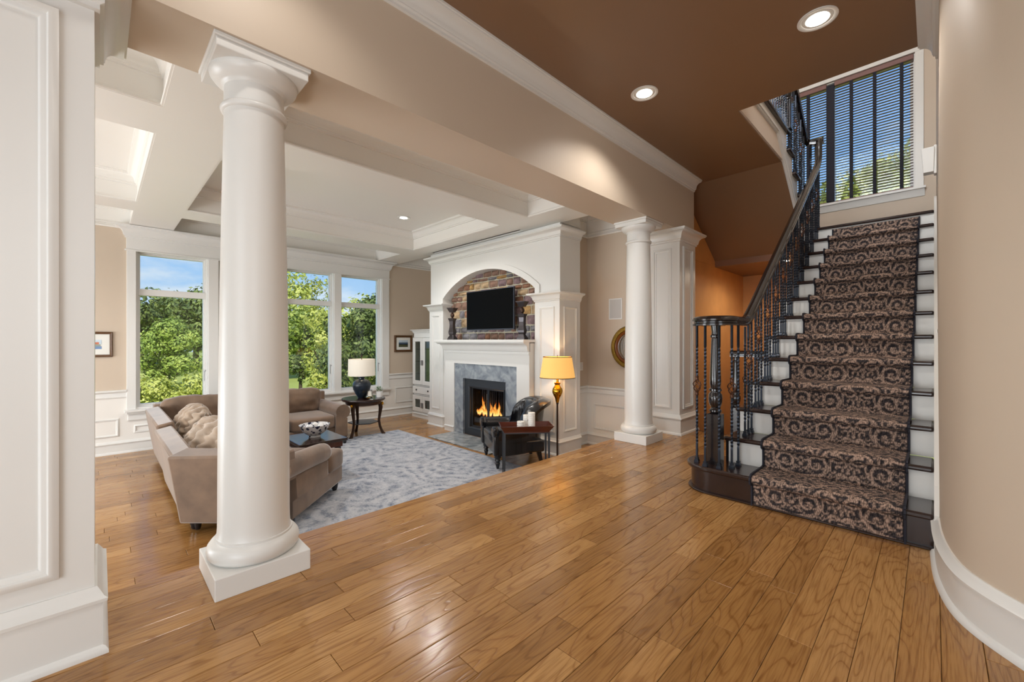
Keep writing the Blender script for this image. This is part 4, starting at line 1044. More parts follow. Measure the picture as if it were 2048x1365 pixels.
# field stones in the niche
def stones():
    rnd = random.Random(12); z = 1.165; rows = []
    while z < 2.30:
        h = rnd.choice([.06, .075, .10, .12, .14, .15]); rows.append((z, min(h, 2.33 - z))); z += h
    cnt = 0
    for zi, h in rows:
        x = NX0 + .01 - rnd.random() * .1
        while x < NX1:
            w = rnd.uniform(.10, .22) if h > .08 else rnd.uniform(.12, .28)
            splits = [(zi, h)]
            if h >= .14 and rnd.random() < .3: splits = [(zi, h * .48), (zi + h * .5, h * .5)]
            for (z0, hh) in splits:
                xa, xb = max(x, NX0 + .004), min(x + w, NX1 - .004)
                if xb - xa < .03 or min(arch_z(min(max(xa, NX0), NX1)), 9) < z0 - .02 and arch_z(min(xb, NX1)) < z0 - .02: continue
                g = .009; ww, hz = (xb - xa) / 2 - g, hh / 2 - g
                if ww < .012 or hz < .012: continue
                mb = MB(); nx_, nz_ = 4, 3; vs = []; fs = []
                for j in range(nz_ + 1):
                    for i in range(nx_ + 1):
                        u, v = i / nx_ * 2 - 1, j / nz_ * 2 - 1
                        ed = 1 if (i in (0, nx_) or j in (0, nz_)) else 0
                        cr_ = 1 if (i in (0, nx_) and j in (0, nz_)) else 0
                        vs.append((u * ww * (1 - .035 * cr_) + rnd.uniform(-.003, .003), (.010 if ed else -.012 - rnd.uniform(0, .014)), v * hz * (1 - .05 * cr_) + rnd.uniform(-.004, .004)))
                for j in range(nz_):
                    for i in range(nx_):
                        a = j * (nx_ + 1) + i; fs.append((a, a + 1, a + nx_ + 2, a + nx_ + 1))
                o_ = len(vs); ring = [i for i in range(nx_ + 1)] + [j * (nx_ + 1) + nx_ for j in range(1, nz_ + 1)] + [nz_ * (nx_ + 1) + i for i in range(nx_ - 1, -1, -1)] + [j * (nx_ + 1) for j in range(nz_ - 1, 0, -1)]
                for r in ring: vs.append((vs[r][0], .03, vs[r][2]))
                for q in range(len(ring)): fs.append((ring[q], ring[(q + 1) % len(ring)], o_ + (q + 1) % len(ring), o_ + q))
                mb.add(vs, fs)
                grey = 1 if (zi < 1.3 or xb > NX1 - .25 and zi < 1.6) else 0
                m = rnd.choices(STONE, [2, 1, .2, .3, 4, .5] if grey else [3, 3, 1.6, 1.6, 1, 1.6])[0]
                o = mb.build('stone', m, fp, True, ang=50); o.location = ((xa + xb) / 2 + 4.95, 4.455 - 4.5, z0 + hh / 2 - LZ); cnt += 1
            x += w
stones()
# pilasters with caps and bases
def pil(x0, x1, right):
    yb = 4.74 if right else 4.74
    P = [(x0, 4.44), (x0, 4.285), (x1, 4.285), (x1, yb)] if right else [(x0, yb), (x0, 4.285), (x1, 4.285), (x1, 4.44)]
    e = .0
    mb = MB(); mb.box(x0 - .004, x1 + .004, 4.285, yb - .01, LZ, 1.79); fb(mb, 'pilaster', M['white'])
    P = P[::-1]
    mbs = MB(); mbs.sweep([(-o_, h) for o_, h in crown_prof(1.80, .115, .09)][::-1], [p for p in P[::-1]]) ; fb(mbs, 'pilaster_cap', M['white'], True, ang=50)
    mbs = MB(); mbs.sweep([(-o_, h) for o_, h in base_prof(LZ, .22, .02)], [p for p in P[::-1]]); fb(mbs, 'pilaster_base', M['white'], True, ang=50)
    mf = lambda a, b, h: (a, 4.285 - h, b)
    mb = MB(); mb.sweep(panel_prof(.03, .014), rect(x0 + .085, x1 - .085, -.06, 1.61), closed=True, mapf=mf); fb(mb, 'panel_moulding', M['white'], True, ang=50)
    mf = lambda a, b, h: (x1 + .004 + h, a, b)
    if right:
        mb = MB(); mb.sweep(panel_prof(.03, .014), rect(4.37, 4.65, -.06, 1.61), closed=True, mapf=mf); fb(mb, 'panel_moulding', M['white'], True, ang=50)
pil(FX0 - .015, NX0 - .002, False); pil(NX1 + .002, FX1 + .0, True)
mb = MB(); mb.sweep([(-o_, h) for o_, h in crown_prof(2.645, .115, .10)][::-1], [(FX0, 4.8), (FX0, 4.3), (FX1, 4.3), (FX1, 4.74)]); fb(mb, 'chimney_crown', M['white'], True, ang=50)
# mantel body, shelf, slate, firebox
BX0, BX1, BY = -5.85, -3.90, 4.19
SX0, SX1, SZ = -5.60, -4.145, .785
KX0, KX1, KZ = -5.38, -4.38, .548
mb = MB(); mb.box(BX0, SX0, BY, 4.5, LZ, 1.0); mb.box(SX1, BX1, BY, 4.5, LZ, 1.0); mb.box(SX0, SX1, BY, 4.5, SZ, 1.0)
mb.box(NX0, BX0, 4.3, 4.5, LZ, 1.12); mb.box(BX1, NX1, 4.3, 4.5, LZ, 1.12); mb.box(BX0, BX1, BY + .02, 4.5, 1.0, 1.12)
fb(mb, 'mantel_body', M['white'])
mp_ = [(0, .955), (.012, .955), (.016, .975), (.012, .99), (.012, 1.0), (.03, 1.005), (.034, 1.02)] + [(.04 + .055 * (1 - math.cos(i / 5 * PI / 2)), 1.03 + .075 * math.sin(i / 5 * PI / 2)) for i in range(6)] + [(.105, 1.115), (.115, 1.118), (.115, 1.13), (0, 1.13)]
mb = MB(); mb.sweep([(-a, b) for a, b in mp_], [(BX0, 4.3), (BX0, BY), (BX1 + .002, BY)]); fb(mb, 'mantel_moulding', M['white'], True, ang=40)
mb = MB(); mb.box(BX0 - .145, NX1 - .0, BY - .135, 4.47, 1.13, 1.17); fb(mb, 'mantel_shelf', M['white'], False, .006)
mb = MB(); mb.sweep(base_prof(LZ, .10, .01, False), [(SX0, BY), (BX0, BY), (BX0, 4.3)]); fb(mb, 'mantel_base', M['white'], True)
for a, b, c, d in ((SX0, KX0, LZ, .60), (SX0, -4.9, .552, SZ)):
    pass
mb = MB(); mb.box(SX0, KX0, BY + .012, 4.4, LZ, KZ); o = fb(mb, 'slate_slab', M['slate'])
mb = MB(); mb.box(KX1, SX1, BY + .012, 4.4, LZ, KZ); fb(mb, 'slate_slab', M['slate'])
mb = MB(); mb.box(SX0, SX1, BY + .012, 4.4, KZ + .001, SZ); fb(mb, 'slate_slab', M['slate'])
HX0, HX1, HZ0, HZ1 = -5.25, -4.455, -.225, .41
mb = MB(); yk = BY + .05
mb.box(KX0, HX0, yk, yk + .05, LZ, KZ); mb.box(HX1, KX1, yk, yk + .05, LZ, KZ); mb.box(HX0, HX1, yk, yk + .05, HZ1, KZ); mb.box(HX0, HX1, yk, yk + .05, LZ, HZ0)
fb(mb, 'firebox_surround', M['black_metal'], False)
mb = MB(); mb.sweep([(0, 0), (0, .012), (.012, .008), (.018, 0)], rect(HX0 - .018, HX1 + .018, HZ0 - .018, HZ1 + .018), closed=True, mapf=lambda a, b, h: (a, yk - h, b)); fb(mb, 'firebox_trim', M['black_metal'], False)
mb = MB(); mb.box(KX0, KX1, 4.82, 4.86, LZ, KZ); mb.box(KX0, HX0 - .0, yk + .05, 4.82, LZ, KZ); mb.box(HX1, KX1, yk + .05, 4.82, LZ, KZ); mb.box(HX0, HX1, yk + .05, 4.82, HZ1 + .06, KZ); mb.box(HX0, HX1, yk + .05, 4.82, LZ, HZ0)
fb(mb, 'firebox_lining', M['black'])
dx = (HX1 - HX0) / 2
for s in range(2):
    a, b = HX0 + s * dx + .004, HX0 + (s + 1) * dx - .004
    mb = MB(); mf = lambda u, v, h: (u, yk + .04 + h, v)
    mb.sweep([(0, 0), (0, .014), (.016, .014), (.016, 0)], rect(a, b, HZ0 + .005, HZ1 - .005), closed=True, mapf=mf); d_ = fb(mb, 'glass_door', M['black_metal'])
    mb = MB(); mb.box(a + .014, b - .014, yk + .045, yk + .049, HZ0 + .015, HZ1 - .015); g_ = mb.build('pane', M['mesh_curtain'], d_, False)
    # chain mesh curtain: real wavy sheet drawn to the sides
    mb = MB(); w_ = (b - a) * .96; xa = a + .01; rows = []
    for i in range(41):
        x = xa + w_ * i / 40; y = 4.47 + .012 * math.sin(i * 1.25); rows.append((x, y))
    k = 0
    for i in range(40):
        if i % 5:
            (x, y), (x2, y2) = rows[i], rows[i + 1]
            mb.add([(x, y, HZ0 + .02), (x2, y2, HZ0 + .02), (x2, y2, HZ1 - .02), (x, y, HZ1 - .02), (x, y + .002, HZ0 + .02), (x2, y2 + .002, HZ0 + .02), (x2, y2 + .002, HZ1 - .02), (x, y + .002, HZ1 - .02)],
                   [(0, 1, 2, 3), (4, 7, 6, 5), (0, 4, 5, 1), (3, 2, 6, 7)])
    fb(mb, 'mesh_curtain', M['black_metal'])
mb = MB(); mb.box(-4.862, -4.852, yk + .02, yk + .036, .24, .33); fb(mb, 'door_handle', M['chrome'], False, .002)
# flames
def flame_mat():
    m = bpy.data.materials.new('fire'); m.use_nodes = True; t = m.node_tree; t.nodes.clear()
    c = N(t, 'ShaderNodeTexCoord'); sp = N(t, 'ShaderNodeSeparateXYZ'); L(t, c.outputs['Generated'], sp.inputs[0])
    r = ramp_node(t, [(0, (1, .22, .02, 1)), (.25, (1, .62, .18, 1)), (.6, (1, .42, .06, 1)), (1, (.9, .12, .01, 1))]); L(t, sp.outputs['Z'], r.inputs[0])
    s = ramp_node(t, [(0, (.5, .5, .5, 1)), (.3, (1, 1, 1, 1)), (1, (.25, .25, .25, 1))]); L(t, sp.outputs['Z'], s.inputs[0])
    mu = N(t, 'ShaderNodeMath', operation='MULTIPLY'); mu.inputs[1].default_value = 2.6; L(t, s.outputs[0], mu.inputs[0])
    e = N(t, 'ShaderNodeEmission'); L(t, r.outputs[0], e.inputs[0]); L(t, mu.outputs[0], e.inputs[1])
    o = N(t, 'ShaderNodeOutputMaterial'); L(t, e.outputs[0], o.inputs[0]); return m
FM = flame_mat(); rnd = random.Random(4)
fl = thing('fire', 'orange and yellow flames burning behind the fireplace glass', 'fire', (-4.93, 4.365, -.04))
for i in range(17):
    x = -.25 + .5 * i / 16 + rnd.uniform(-.012, .012); h = [.10, .15, .12, .30, .24, .14, .10, .16, .12, .22, .15, .24, .17, .13, .25, .18, .12][i]; b = rnd.uniform(.014, .026); ph = rnd.random() * 6
    pts = []; rs = []
    for k in range(11):
        u = k / 10; pts.append((x + .035 * u * math.sin(ph + u * 4.0), rnd.uniform(-.004, .004) + .03 * math.sin(i * 2.4), u * h)); rs.append(b * (math.sin(PI * (u * .86 + .14)) ** 1.3) + .0006)
    MB().tube(pts, rs, 8).build('flame', FM, fl)
light('fire_glow', 'POINT', (-4.93, 4.38, .05), (0, 0, 0), 2.5, (1, .5, .2), shadow_soft_size=.08)
# hearth
h_ = thing('hearth_slab', 'polished grey slate hearth laid flat before the fireplace', 'hearth', (-4.875, 3.935, LZ))
MB().box(-.725, -.0, -.255, .255, -.0, .014).build('slab', M['slate_polish'], h_, False, .003); MB().box(.003, .725, -.255, .255, 0, .014).build('slab', M['slate_polish'], h_, False, .003)
# ---- television and candle holders on the mantel
tv = thing('television', 'flat black television mounted in the stone niche above the mantel', 'television', (-4.86, 4.30, 1.635))
MB().box(-.55, .55, 0, .035, -.315, .315).build('case', M['plastic_black'], tv, False, .006)
MB().box(-.538, .538, -.003, .001, -.296, .303).build('screen', M['screen'], tv, False)
MB().box(-.15, .15, .035, .13, -.12, .12).build('wall_mount', M['black'], tv, False)
def holder(x, y, label, s=1.0):
    t = thing('candle_holder', label, 'candle holder', (x, y, 1.17), .3)
    q = lambda a: (a, a)
    MB().frustum((0, 0), q(.062), 0, (0, 0), q(.062), .02).frustum((0, 0), q(.062), .02, (0, 0), q(.034), .075).build('foot', M['pewter'], t, False, .003)
    mb = MB(); zs = [(.036, .075), (.044, .10), (.048, .13), (.036, .20), (.033, .25), (.038, .31), (.052, .355), (.054, .36)]
    for i in range(len(zs) - 1): mb.frustum((0, 0), q(zs[i][0]), zs[i][1], (0, 0), q(zs[i + 1][0]), zs[i + 1][1])
    mb.build('body', M['pewter'], t, True, ang=60)
    MB().lathe([(.012, .36), (.014, .375), (.03, .39), (.034, .41), (.028, .43), (.012, .445), (.011, .46)], n=16).build('ball_knop', M['bronze'], t)
    MB().frustum((0, 0), q(.036), .46, (0, 0), q(.066), .525).frustum((0, 0), q(.07), .525, (0, 0), q(.07), .535).build('cup', M['pewter'], t, False, .002)
    return t
holder(-4.06, 4.22, 'dark metal candle holder on the mantel right of the television')
holder(-5.69, 4.22, 'dark metal candle holder on the mantel left of the television, by the niche edge')

# ================================================================ LIVING ROOM THINGS
def superbox(w, d, h, e=4.0, n=14, wrinkle=0, seed=0, pinch=0, freq=9, droop=0):
    """soft cushion body, centred; returns MB"""
    bm = bmesh.new(); bmesh.ops.create_cube(bm, size=2); bmesh.ops.subdivide_edges(bm, edges=bm.edges[:], cuts=n, use_grid_fill=True)
    mb = MB(); off = Vector((seed * 3.7, seed * 1.3, seed * 2.1))
    for v in bm.verts:
        p = v.co; l = (abs(p.x) ** e + abs(p.y) ** e + abs(p.z) ** e) ** (1 / e); q = p / l
        x, y, z = q.x * w / 2, q.y * d / 2, q.z * h / 2
        if pinch:
            ax, az = abs(q.x), abs(q.z); k = 1 + pinch * (ax * az) ** 2; x *= k; z *= k; y *= 1 - .55 * max(ax, az) ** 3
        if wrinkle:
            nn = noise.noise(Vector((x * freq, y * freq * .6, z * freq)) + off) + .5 * noise.noise(Vector((x * freq * 2.2, y * freq, z * freq * 2.2)) + off)
            y += wrinkle * nn * (1 if q.y >= 0 else -1); z += wrinkle * .5 * nn
        v.co = (x, y, z)
    bm.verts.index_update(); mb.add([tuple(v.co) for v in bm.verts], [tuple(v.index for v in f.verts) for f in bm.faces]); bm.free(); return mb
def soft(name, mat, parent, loc, rot, *a, **k):
    o = superbox(*a, **k).build(name, mat, parent, ang=180); o.location = loc; o.rotation_euler = rot; return o
def foot(parent, x, y, z0, h, mat=None, r=.03):
    return MB().lathe([(r * .55, 0), (r * .75, h * .2), (r, h * .7), (r * 1.05, h)], (x, y, z0), 12).build('leg', mat or M['black_wood'], parent)
# ---- rug
rg = MB(); rg.box(-6.37, -3.36, .95, 3.60, LZ, LZ + .012); rg = rg.build('area_rug', M['rug'], None, False, .005)
tag(rg, 'large faded blue-grey patterned rug on the sunken living room floor', 'rug')
# ---- sectional sofa: long side along x, side under the windows along y, angled end nearest the camera
sofa = thing('sectional_sofa', 'large taupe sectional sofa whose angled end stands behind the near column', 'sofa', (-5.6, 1.0, LZ))
def sb(mb, name, mat=None, bevel=.02, ang=40):
    o = mb.build(name, mat or M['suede'], sofa, True, bevel, ang); o.location = (5.6, -1.0, -LZ); return o
SF = LZ + .014
# long side (back toward -y, flaring outward)
def flared(x0, x1, y0, yt, th, z0, z1):
    mb = MB()
    mb.add([(x0, y0, z0), (x1, y0, z0), (x1, y0 + th, z0), (x0, y0 + th, z0), (x0, yt, z1 - .03), (x1, yt, z1 - .03), (x1, yt + th * .9, z1), (x0, yt + th * .9, z1)],
           [(0, 3, 2, 1), (4, 5, 6, 7), (0, 1, 5, 4), (1, 2, 6, 5), (2, 3, 7, 6), (3, 0, 4, 7)]); return mb
sb(flared(-5.42, -4.10, .47, .385, .16, SF + .085, .30), 'back'); sb(flared(-6.86, -5.43, .49, .40, .16, SF + .085, .335), 'back')
mb = MB(); mb.box(-6.86, -4.15, .50, 1.40, SF + .085, -.10); sb(mb, 'base_frame')
# window side
mb = MB(); mb.box(-7.15, -6.14, .50, 2.60, SF + .085, -.10); sb(mb, 'base_frame')
mb = MB(); mb.box(-7.2, -6.98, .50, 2.62, SF + .085, .34); sb(mb, 'back')
# roll arm of the window side
def rollarm(x0, x1, yc, w, z0, zt, r):
    mb = MB(); n = 18; prof = [(-w / 2, z0), (-w / 2, zt - r * 1.4)]
    for i in range(n + 1):
        a = PI * 1.15 - (PI * 1.5) * i / n; prof.append((.02 + r * math.cos(a), zt - r + r * math.sin(a)))
    prof += [(w / 2, zt - r * 1.9), (w / 2, z0)]
    return mb.prism(prof, x0, x1, mapf=lambda a, b, h: (h, yc + a, b)), prof
mb, _ = rollarm(-7.1, -6.10, 2.53, .17, SF + .085, .215, .105); sb(mb, 'arm', bevel=.012, ang=50)
# angled end piece
ang_ = math.radians(45.3)
U, V = Vector((RGT[0], RGT[1], 0)), Vector((FWD[0], FWD[1], 0)); O_ = Vector((-4.086, .438, 0))
def A(u, v, z): return tuple(O_ + U * u + V * v + Vector((0, 0, z)))
mb = MB(); q = [A(0, 0, SF + .085), A(.84, 0, SF + .085), A(.84, .17, SF + .085), A(-.04, .17, SF + .085), A(-.045, -.07, .275), A(.84, -.05, .285), A(.84, .11, .30), A(-.03, .11, .305)]
mb.add(q, [(0, 3, 2, 1), (4, 5, 6, 7), (0, 1, 5, 4), (1, 2, 6, 5), (2, 3, 7, 6), (3, 0, 4, 7)]); sb(mb, 'back', bevel=.018)
mb = MB(); mb.prism([A(-.0, .08, 0)[:2], A(.84, .05, 0)[:2], A(.84, 1.03, 0)[:2], A(.2, 1.03, 0)[:2], A(-.35, .7, 0)[:2]], SF + .085, -.10); sb(mb, 'base_frame', bevel=.015)
mb = MB(); r_ = .09; n = 18; prof = [(-.09, SF + .1), (-.09, .06)]
for i in range(n + 1):
    a = PI * 1.15 - PI * 1.5 * i / n; prof.append((.02 + r_ * math.cos(a), .0 + r_ * math.sin(a)))
prof += [(.075, -.09), (.075, SF + .1)]
rows = []
for v_, zc, sc in ((-.02, .155, 1.0), (.30, .14, 1.0), (.56, .12, .98), (.68, .108, .97), (.725, .105, .9), (.74, .105, .55)):
    rows.append([A(.765 + a * sc, v_, (b * sc + zc) if b > -.2 else b) for a, b in prof])
k = len(prof); mb.add([p for r in rows for p in r], [(i * k + j, (i + 1) * k + j, (i + 1) * k + (j + 1) % k, i * k + (j + 1) % k) for i in range(len(rows) - 1) for j in range(k)] + [tuple(range(k)), tuple((len(rows) - 1) * k + j for j in range(k - 1, -1, -1))])
sb(mb, 'arm', bevel=0, ang=60)
def sofa_soft(name, mat, loc, rot, *a, **kw):
    o = soft(name, mat, sofa, Vector(loc) + Vector((5.6, -1.0, -LZ)), rot, *a, **kw); return o
# seat cushions
sofa_soft('seat_cushion', M['suede'], A(.42, .64, -.02), (0, 0, ang_), .62, .86, .19, e=7, n=12)
sofa_soft('seat_cushion', M['suede'], A(.76, .875, -.02), (0, 0, ang_), .20, .34, .19, e=5, n=10)
for x in (-4.85, -5.65): sofa_soft('seat_cushion', M['suede'], (x, 1.03, -.02), (0, 0, 0), .78, .78, .19, e=7, n=12)
for y, w in ((1.05, .62), (1.72, .64), (2.16, .62)):
    if y == 1.72: y, w = 1.55, .60
    sofa_soft('seat_cushion', M['suede'], (-6.50, y, -.02), (0, 0, 0), .82, w, .19, e=7, n=12)
for (x, y) in ((-4.12, .56), (-6.75, .56), (-6.07, 2.56), (-7.08, 2.55)): 
    o = foot(sofa, x + 5.6, y - 1.0, .0 + .012, .10)
for (u, v) in ((.03, .12), (.80, .10), (.78, .98)):
    p = A(u, v, 0); foot(sofa, p[0] + 5.6, p[1] - 1.0, .012, .10, r=.036)
# loose cushions
def cushion(label, loc, rot, w, d, h, mat=None, group=None, **kw):
    o = soft('cushion', mat or M['suede'], None, loc, rot, w, d, h, **kw); return tag(o, label, 'cushion', group)
cushion('big taupe back cushion at the right end of the window side of the sofa', (-6.80, 2.13, .235), (math.radians(-14), 0, math.radians(-90)), .70, .24, .40, e=3.6, wrinkle=.022, seed=1, pinch=.08)
cushion('taupe back cushion by the window wall, left of the near column', (-6.85, .93, .24), (math.radians(-12), 0, math.radians(-90)), .78, .24, .40, e=3.6, wrinkle=.018, seed=2, pinch=.08)
cushion('taupe back cushion on the window side of the sofa, hidden by the near column', (-6.83, 1.5, .22), (math.radians(-12), 0, math.radians(-90)), .52, .22, .38, e=3.6, wrinkle=.018, seed=7, pinch=.08)
def ruched(label, loc, rot, w, d, h, seed):
    mb = superbox(w, d, h, e=2.7, n=34, wrinkle=.012, seed=seed, pinch=.05, freq=11)
    vs = []
    for x, y, z in mb.v:      # rows of gathered pleats
        px = (x / w + .5) * 6.0; pz = (z / h + .5) * 5.0
        zg = .18 * math.sin(pz * 2.2 * PI); g = abs(math.sin(PI * (px + zg))) ** .45 * (.75 + .25 * abs(math.sin(PI * (pz * .5 + .5 * (int(px) % 2)))) ** .4)
        f = 1 + .0; k = .055 * (g - .6) + .012 * noise.noise(Vector((px * 3.1, pz * 1.2, seed)))
        n_ = Vector((x / w, y / d * 1.6, z / h)).normalized()
        vs.append(tuple(Vector((x, y, z)) + n_ * k))
    mb.v = vs; o = mb.build('cushion', M['suede_light'], ang=180); o.location = loc; o.rotation_euler = rot
    return tag(o, label, 'cushion')
ruched('long pleated pale taupe cushion nearest the camera along the sofa back', (-4.52, .77, .19), (math.radians(-32), math.radians(6), math.radians(16)), .98, .34, .50, 3)
ruched('pleated pale taupe cushion behind another, at the far end of the sofa back', (-5.70, .72, .24), (math.radians(-22), 0, math.radians(4)), .66, .26, .42, 5)
cushion('small cream pillow propped against the pleated cushions beside the near column', (-4.95, 1.10, .24), (math.radians(-25), math.radians(30), math.radians(10)), .42, .16, .34, M['suede_light'], e=3.2, wrinkle=.012, seed=9, pinch=.12)

# ---- coffee table with bowl
ct = thing('coffee_table', 'low dark wood coffee table in front of the window sofa, bowl on top', 'table', (-4.83, 1.70, LZ + .012))
MB().box(-.29, .29, -.25, .25, .405, .435).build('table_top', M['dark_wood'], ct, False, .006)
mb = MB(); mb.sweep([(0, .36), (0, .405), (.05, .405), (.03, .385), (.03, .36)], rect(-.24, .24, -.20, .20), closed=True); mb.v = [(x, y, z) for x, y, z in mb.v]
MB().box(-.25, .25, -.21, .21, .34, .405).build('apron', M['mahogany'], ct, False, .006)
for a in (-1, 1):
    for b in (-1, 1): MB().lathe([(.02, 0), (.03, .03), (.022, .06), (.03, .14), (.022, .2), (.035, .24), (.035, .34)], (a * .21, b * .17, 0), 14).build('leg', M['dark_wood'], ct)
MB().box(-.2, .2, -.16, .16, .10, .12).build('shelf', M['dark_wood'], ct, False, .004)
def bowl_mat():
    m, t, b = newmat('blue_and_white_porcelain')
    c = N(t, 'ShaderNodeTexCoord'); v = N(t, 'ShaderNodeTexVoronoi'); v.inputs['Scale'].default_value = 26; L(t, c.outputs['Object'], v.inputs['Vector'])
    n = N(t, 'ShaderNodeTexNoise'); n.inputs['Scale'].default_value = 55; n.inputs['Distortion'].default_value = 2; L(t, c.outputs['Object'], n.inputs['Vector'])
    k = N(t, 'ShaderNodeMath', operation='MULTIPLY_ADD'); k.inputs[1].default_value = .55; L(t, n.outputs['Fac'], k.inputs[0]); L(t, v.outputs['Distance'], k.inputs[2])
    r = ramp_node(t, [(.58, srgb(32, 38, 62)), (.66, srgb(50, 58, 84)), (.70, srgb(226, 228, 232)), (1, srgb(236, 236, 238))]); L(t, k.outputs[0], r.inputs[0])
    L(t, r.outputs[0], b.inputs['Base Color']); b.inputs['Roughness'].default_value = .15; return m
M['bowl'] = bowl_mat()
bw = thing('bowl', 'footed blue and white porcelain bowl holding round white balls', 'bowl', (-4.83, 1.70, LZ + .012 + .436))
MB().lathe([(.06, 0), (.062, .012), (.055, .018), (.07, .026), (.115, .06), (.143, .10), (.158, .138), (.154, .140), (.138, .10), (.11, .064), (.05, .03), (0, .028)], n=40).build('vessel', M['bowl'], bw)
for i, (x, y, z) in enumerate([(-.055, .02, .115), (.03, -.05, .115), (.06, .045, .117), (-.01, .07, .108), (-.03, -.06, .10), (.0, .005, .125)]):
    tag(MB().lathe([(.036 * math.sin(PI * k / 10), -.036 * math.cos(PI * k / 10)) for k in range(11)], (-4.83 + x, 1.70 + y, LZ + .448 + z), 18).build('decorative_ball', M['bowl'] if i % 3 == 1 else M['porcelain']),
        ['white ball at the left inside the porcelain bowl', 'patterned ball at the front right inside the bowl', 'white ball at the back right inside the bowl', 'white ball at the back of the bowl', 'patterned ball at the front left inside the bowl', 'white ball on top in the middle of the bowl'][i], 'ball', 'decorative balls in the bowl')
# ---- round side table with lamp, plant, crystal frame, dish
rt = thing('round_side_table', 'round dark table on curved animal-like legs between sofa and window corner', 'table', (-6.44, 3.02, LZ))
MB().lathe([(.30, .556), (.325, .562), (.335, .575), (.335, .59), (.33, .60), (0, .60)], n=48).build('table_top', M['dark_wood'], rt)
MB().lathe([(.26, .50), (.27, .52), (.28, .556), (0, .556)], n=40).build('apron', M['bronze'], rt)
for k in range(3):
    a = math.radians(-62 + 120 * k); ca, sa = math.cos(a), math.sin(a)
    pts = [(r * ca, r * sa, z) for r, z in ((.25, .52), (.262, .44), (.25, .34), (.235, .24), (.25, .14), (.275, .07), (.30, .02))]
    l_ = MB().tube(pts, [.034, .032, .024, .020, .020, .021, .026], 10).build('leg', M['bronze'], rt)
    MB().tube([(.29 * ca, .29 * sa, .014), (.335 * ca, .335 * sa, .012)], [.026, .02], 8).build('hoof', M['bronze'], l_)
    MB().lathe([(0, -.03), (.014, -.02), (.026, .0), (.02, .022), (0, .03)], (.285 * ca, .285 * sa, .50), 10).build('gilt_mask', M['brass'], l_)
MB().lathe([(.22, .20), (.235, .205), (.235, .218), (0, .22)], n=6).build('stretcher', M['black_wood'], rt)
tz = LZ + .60
lp = thing('table_lamp', 'table lamp with dark blue ceramic vase and white drum shade on the round table', 'lamp', (-6.455, 2.995, tz))
MB().lathe([(.05, 0), (.055, .005), (.072, .03), (.10, .075), (.128, .135), (.14, .19), (.138, .225), (.12, .262), (.09, .285), (.055, .298), (.043, .305), (.043, .325), (.052, .335), (.055, .34), (.0, .345)], n=40).build('base', M['ceramic_blue'], lp)
MB().tube([(0, 0, .34), (0, 0, .66)], .006, 8).build('harp_rod', M['bronze'], lp); MB().lathe([(0, .655), (.010, .66), (.012, .67), (0, .685)], n=12).build('finial', M['bronze'], lp)
MB().lathe([(.204, .355), (.207, .355), (.203, .62), (.200, .62), (.204, .355)], n=48, cap=False).build('lamp_shade', M['shade_white'], lp)
MB().lathe([(.0, .47), (.025, .48), (.03, .5), (.018, .53), (0, .54)], n=12).build('bulb', M['bulb_warm'], lp)
light('table_lamp_glow', 'POINT', (-6.455, 2.995, tz + .50), (0, 0, 0), 5, (1, .82, .6), shadow_soft_size=.03)
pp = thing('potted_plant', 'small green plant in a white pot at the right side of the round table', 'plant', (-6.28, 3.21, tz))
MB().lathe([(.04, 0), (.045, .004), (.053, .10), (.049, .10), (.042, .085), (0, .083)], n=24).build('pot', M['porcelain'], pp)
rnd = random.Random(8); mb = MB()
for i in range(150):
    a = rnd.random() * 2 * PI; el = rnd.uniform(.1, 1.4); r = rnd.uniform(.03, .085); c0 = Vector((r * math.cos(a) * math.cos(el), r * math.sin(a) * math.cos(el), .095 + r * math.sin(el)))
    d = Vector((math.cos(a), math.sin(a), rnd.uniform(.1, .9))).normalized() * .022; s_ = d.cross(Vector((0, 0, 1))).normalized() * .007
    mb.add([c0, c0 + d * .5 + s_, c0 + d, c0 + d * .5 - s_], [(0, 1, 2, 3)])
mb.build('leaves', M['leaf'], pp, False)
cf = thing('crystal_picture_frame', 'small clear crystal frame standing between the lamp and the potted plant', 'frame', (-6.31, 3.06, tz), math.radians(45))
mb = MB(); mf = lambda a, b, h: (a, h, b)
mb.sweep([(0, 0), (0, .02), (.02, .016), (.02, 0)], [(-.055, .0), (.055, .0), (.035, .14), (-.035, .14)], closed=True, mapf=mf); mb.build('frame', M['clear_glass'], cf, False)
MB().box(-.03, .03, .004, .01, .03, .11).build('picture', M['mat_board'], cf, False)
ds = thing('trinket_dish', 'tiny brass dish lying in front of the crystal frame on the round table', 'dish', (-6.27, 2.99, tz))
MB().lathe([(.03, 0), (.045, .006), (.058, .016), (.055, .017), (.03, .006), (0, .005)], n=24).build('tray', M['brass'], ds)

# ---- white display cabinet
cb = thing('display_cabinet', 'narrow white display cabinet with glass doors standing left of the fireplace', 'cabinet', (-7.02, 4.5, LZ))
cw = .35
mb = MB(); mb.box(-cw, -cw + .02, 0, .40, .0, 1.68); mb.box(cw - .02, cw, 0, .40, 0, 1.68); mb.box(-cw, cw, .385, .40, 0, 1.68); mb.box(-cw, cw, 0, .40, 1.58, 1.68); mb.box(-cw, cw, .0, .40, .09, .11); mb.box(-cw, cw, .0, .40, .44, .46); mb.box(-cw, cw, .0, .40, .62, .64)
mb.build('body', M['white'], cb, False)
MB().sweep([(-o_, h) for o_, h in crown_prof(1.735, .07, .05)], [(-cw, .40), (-cw, 0), (cw, 0), (cw, .40)]).build('cornice', M['white'], cb); MB().box(-cw, cw, 0, .40, 1.68, 1.73).build('top', M['white'], cb, False)
MB().sweep([(-o_, h) for o_, h in base_prof(0, .09, .02, False)], [(-cw, .40), (-cw, 0), (cw, 0), (cw, .40)]).build('plinth', M['white'], cb)
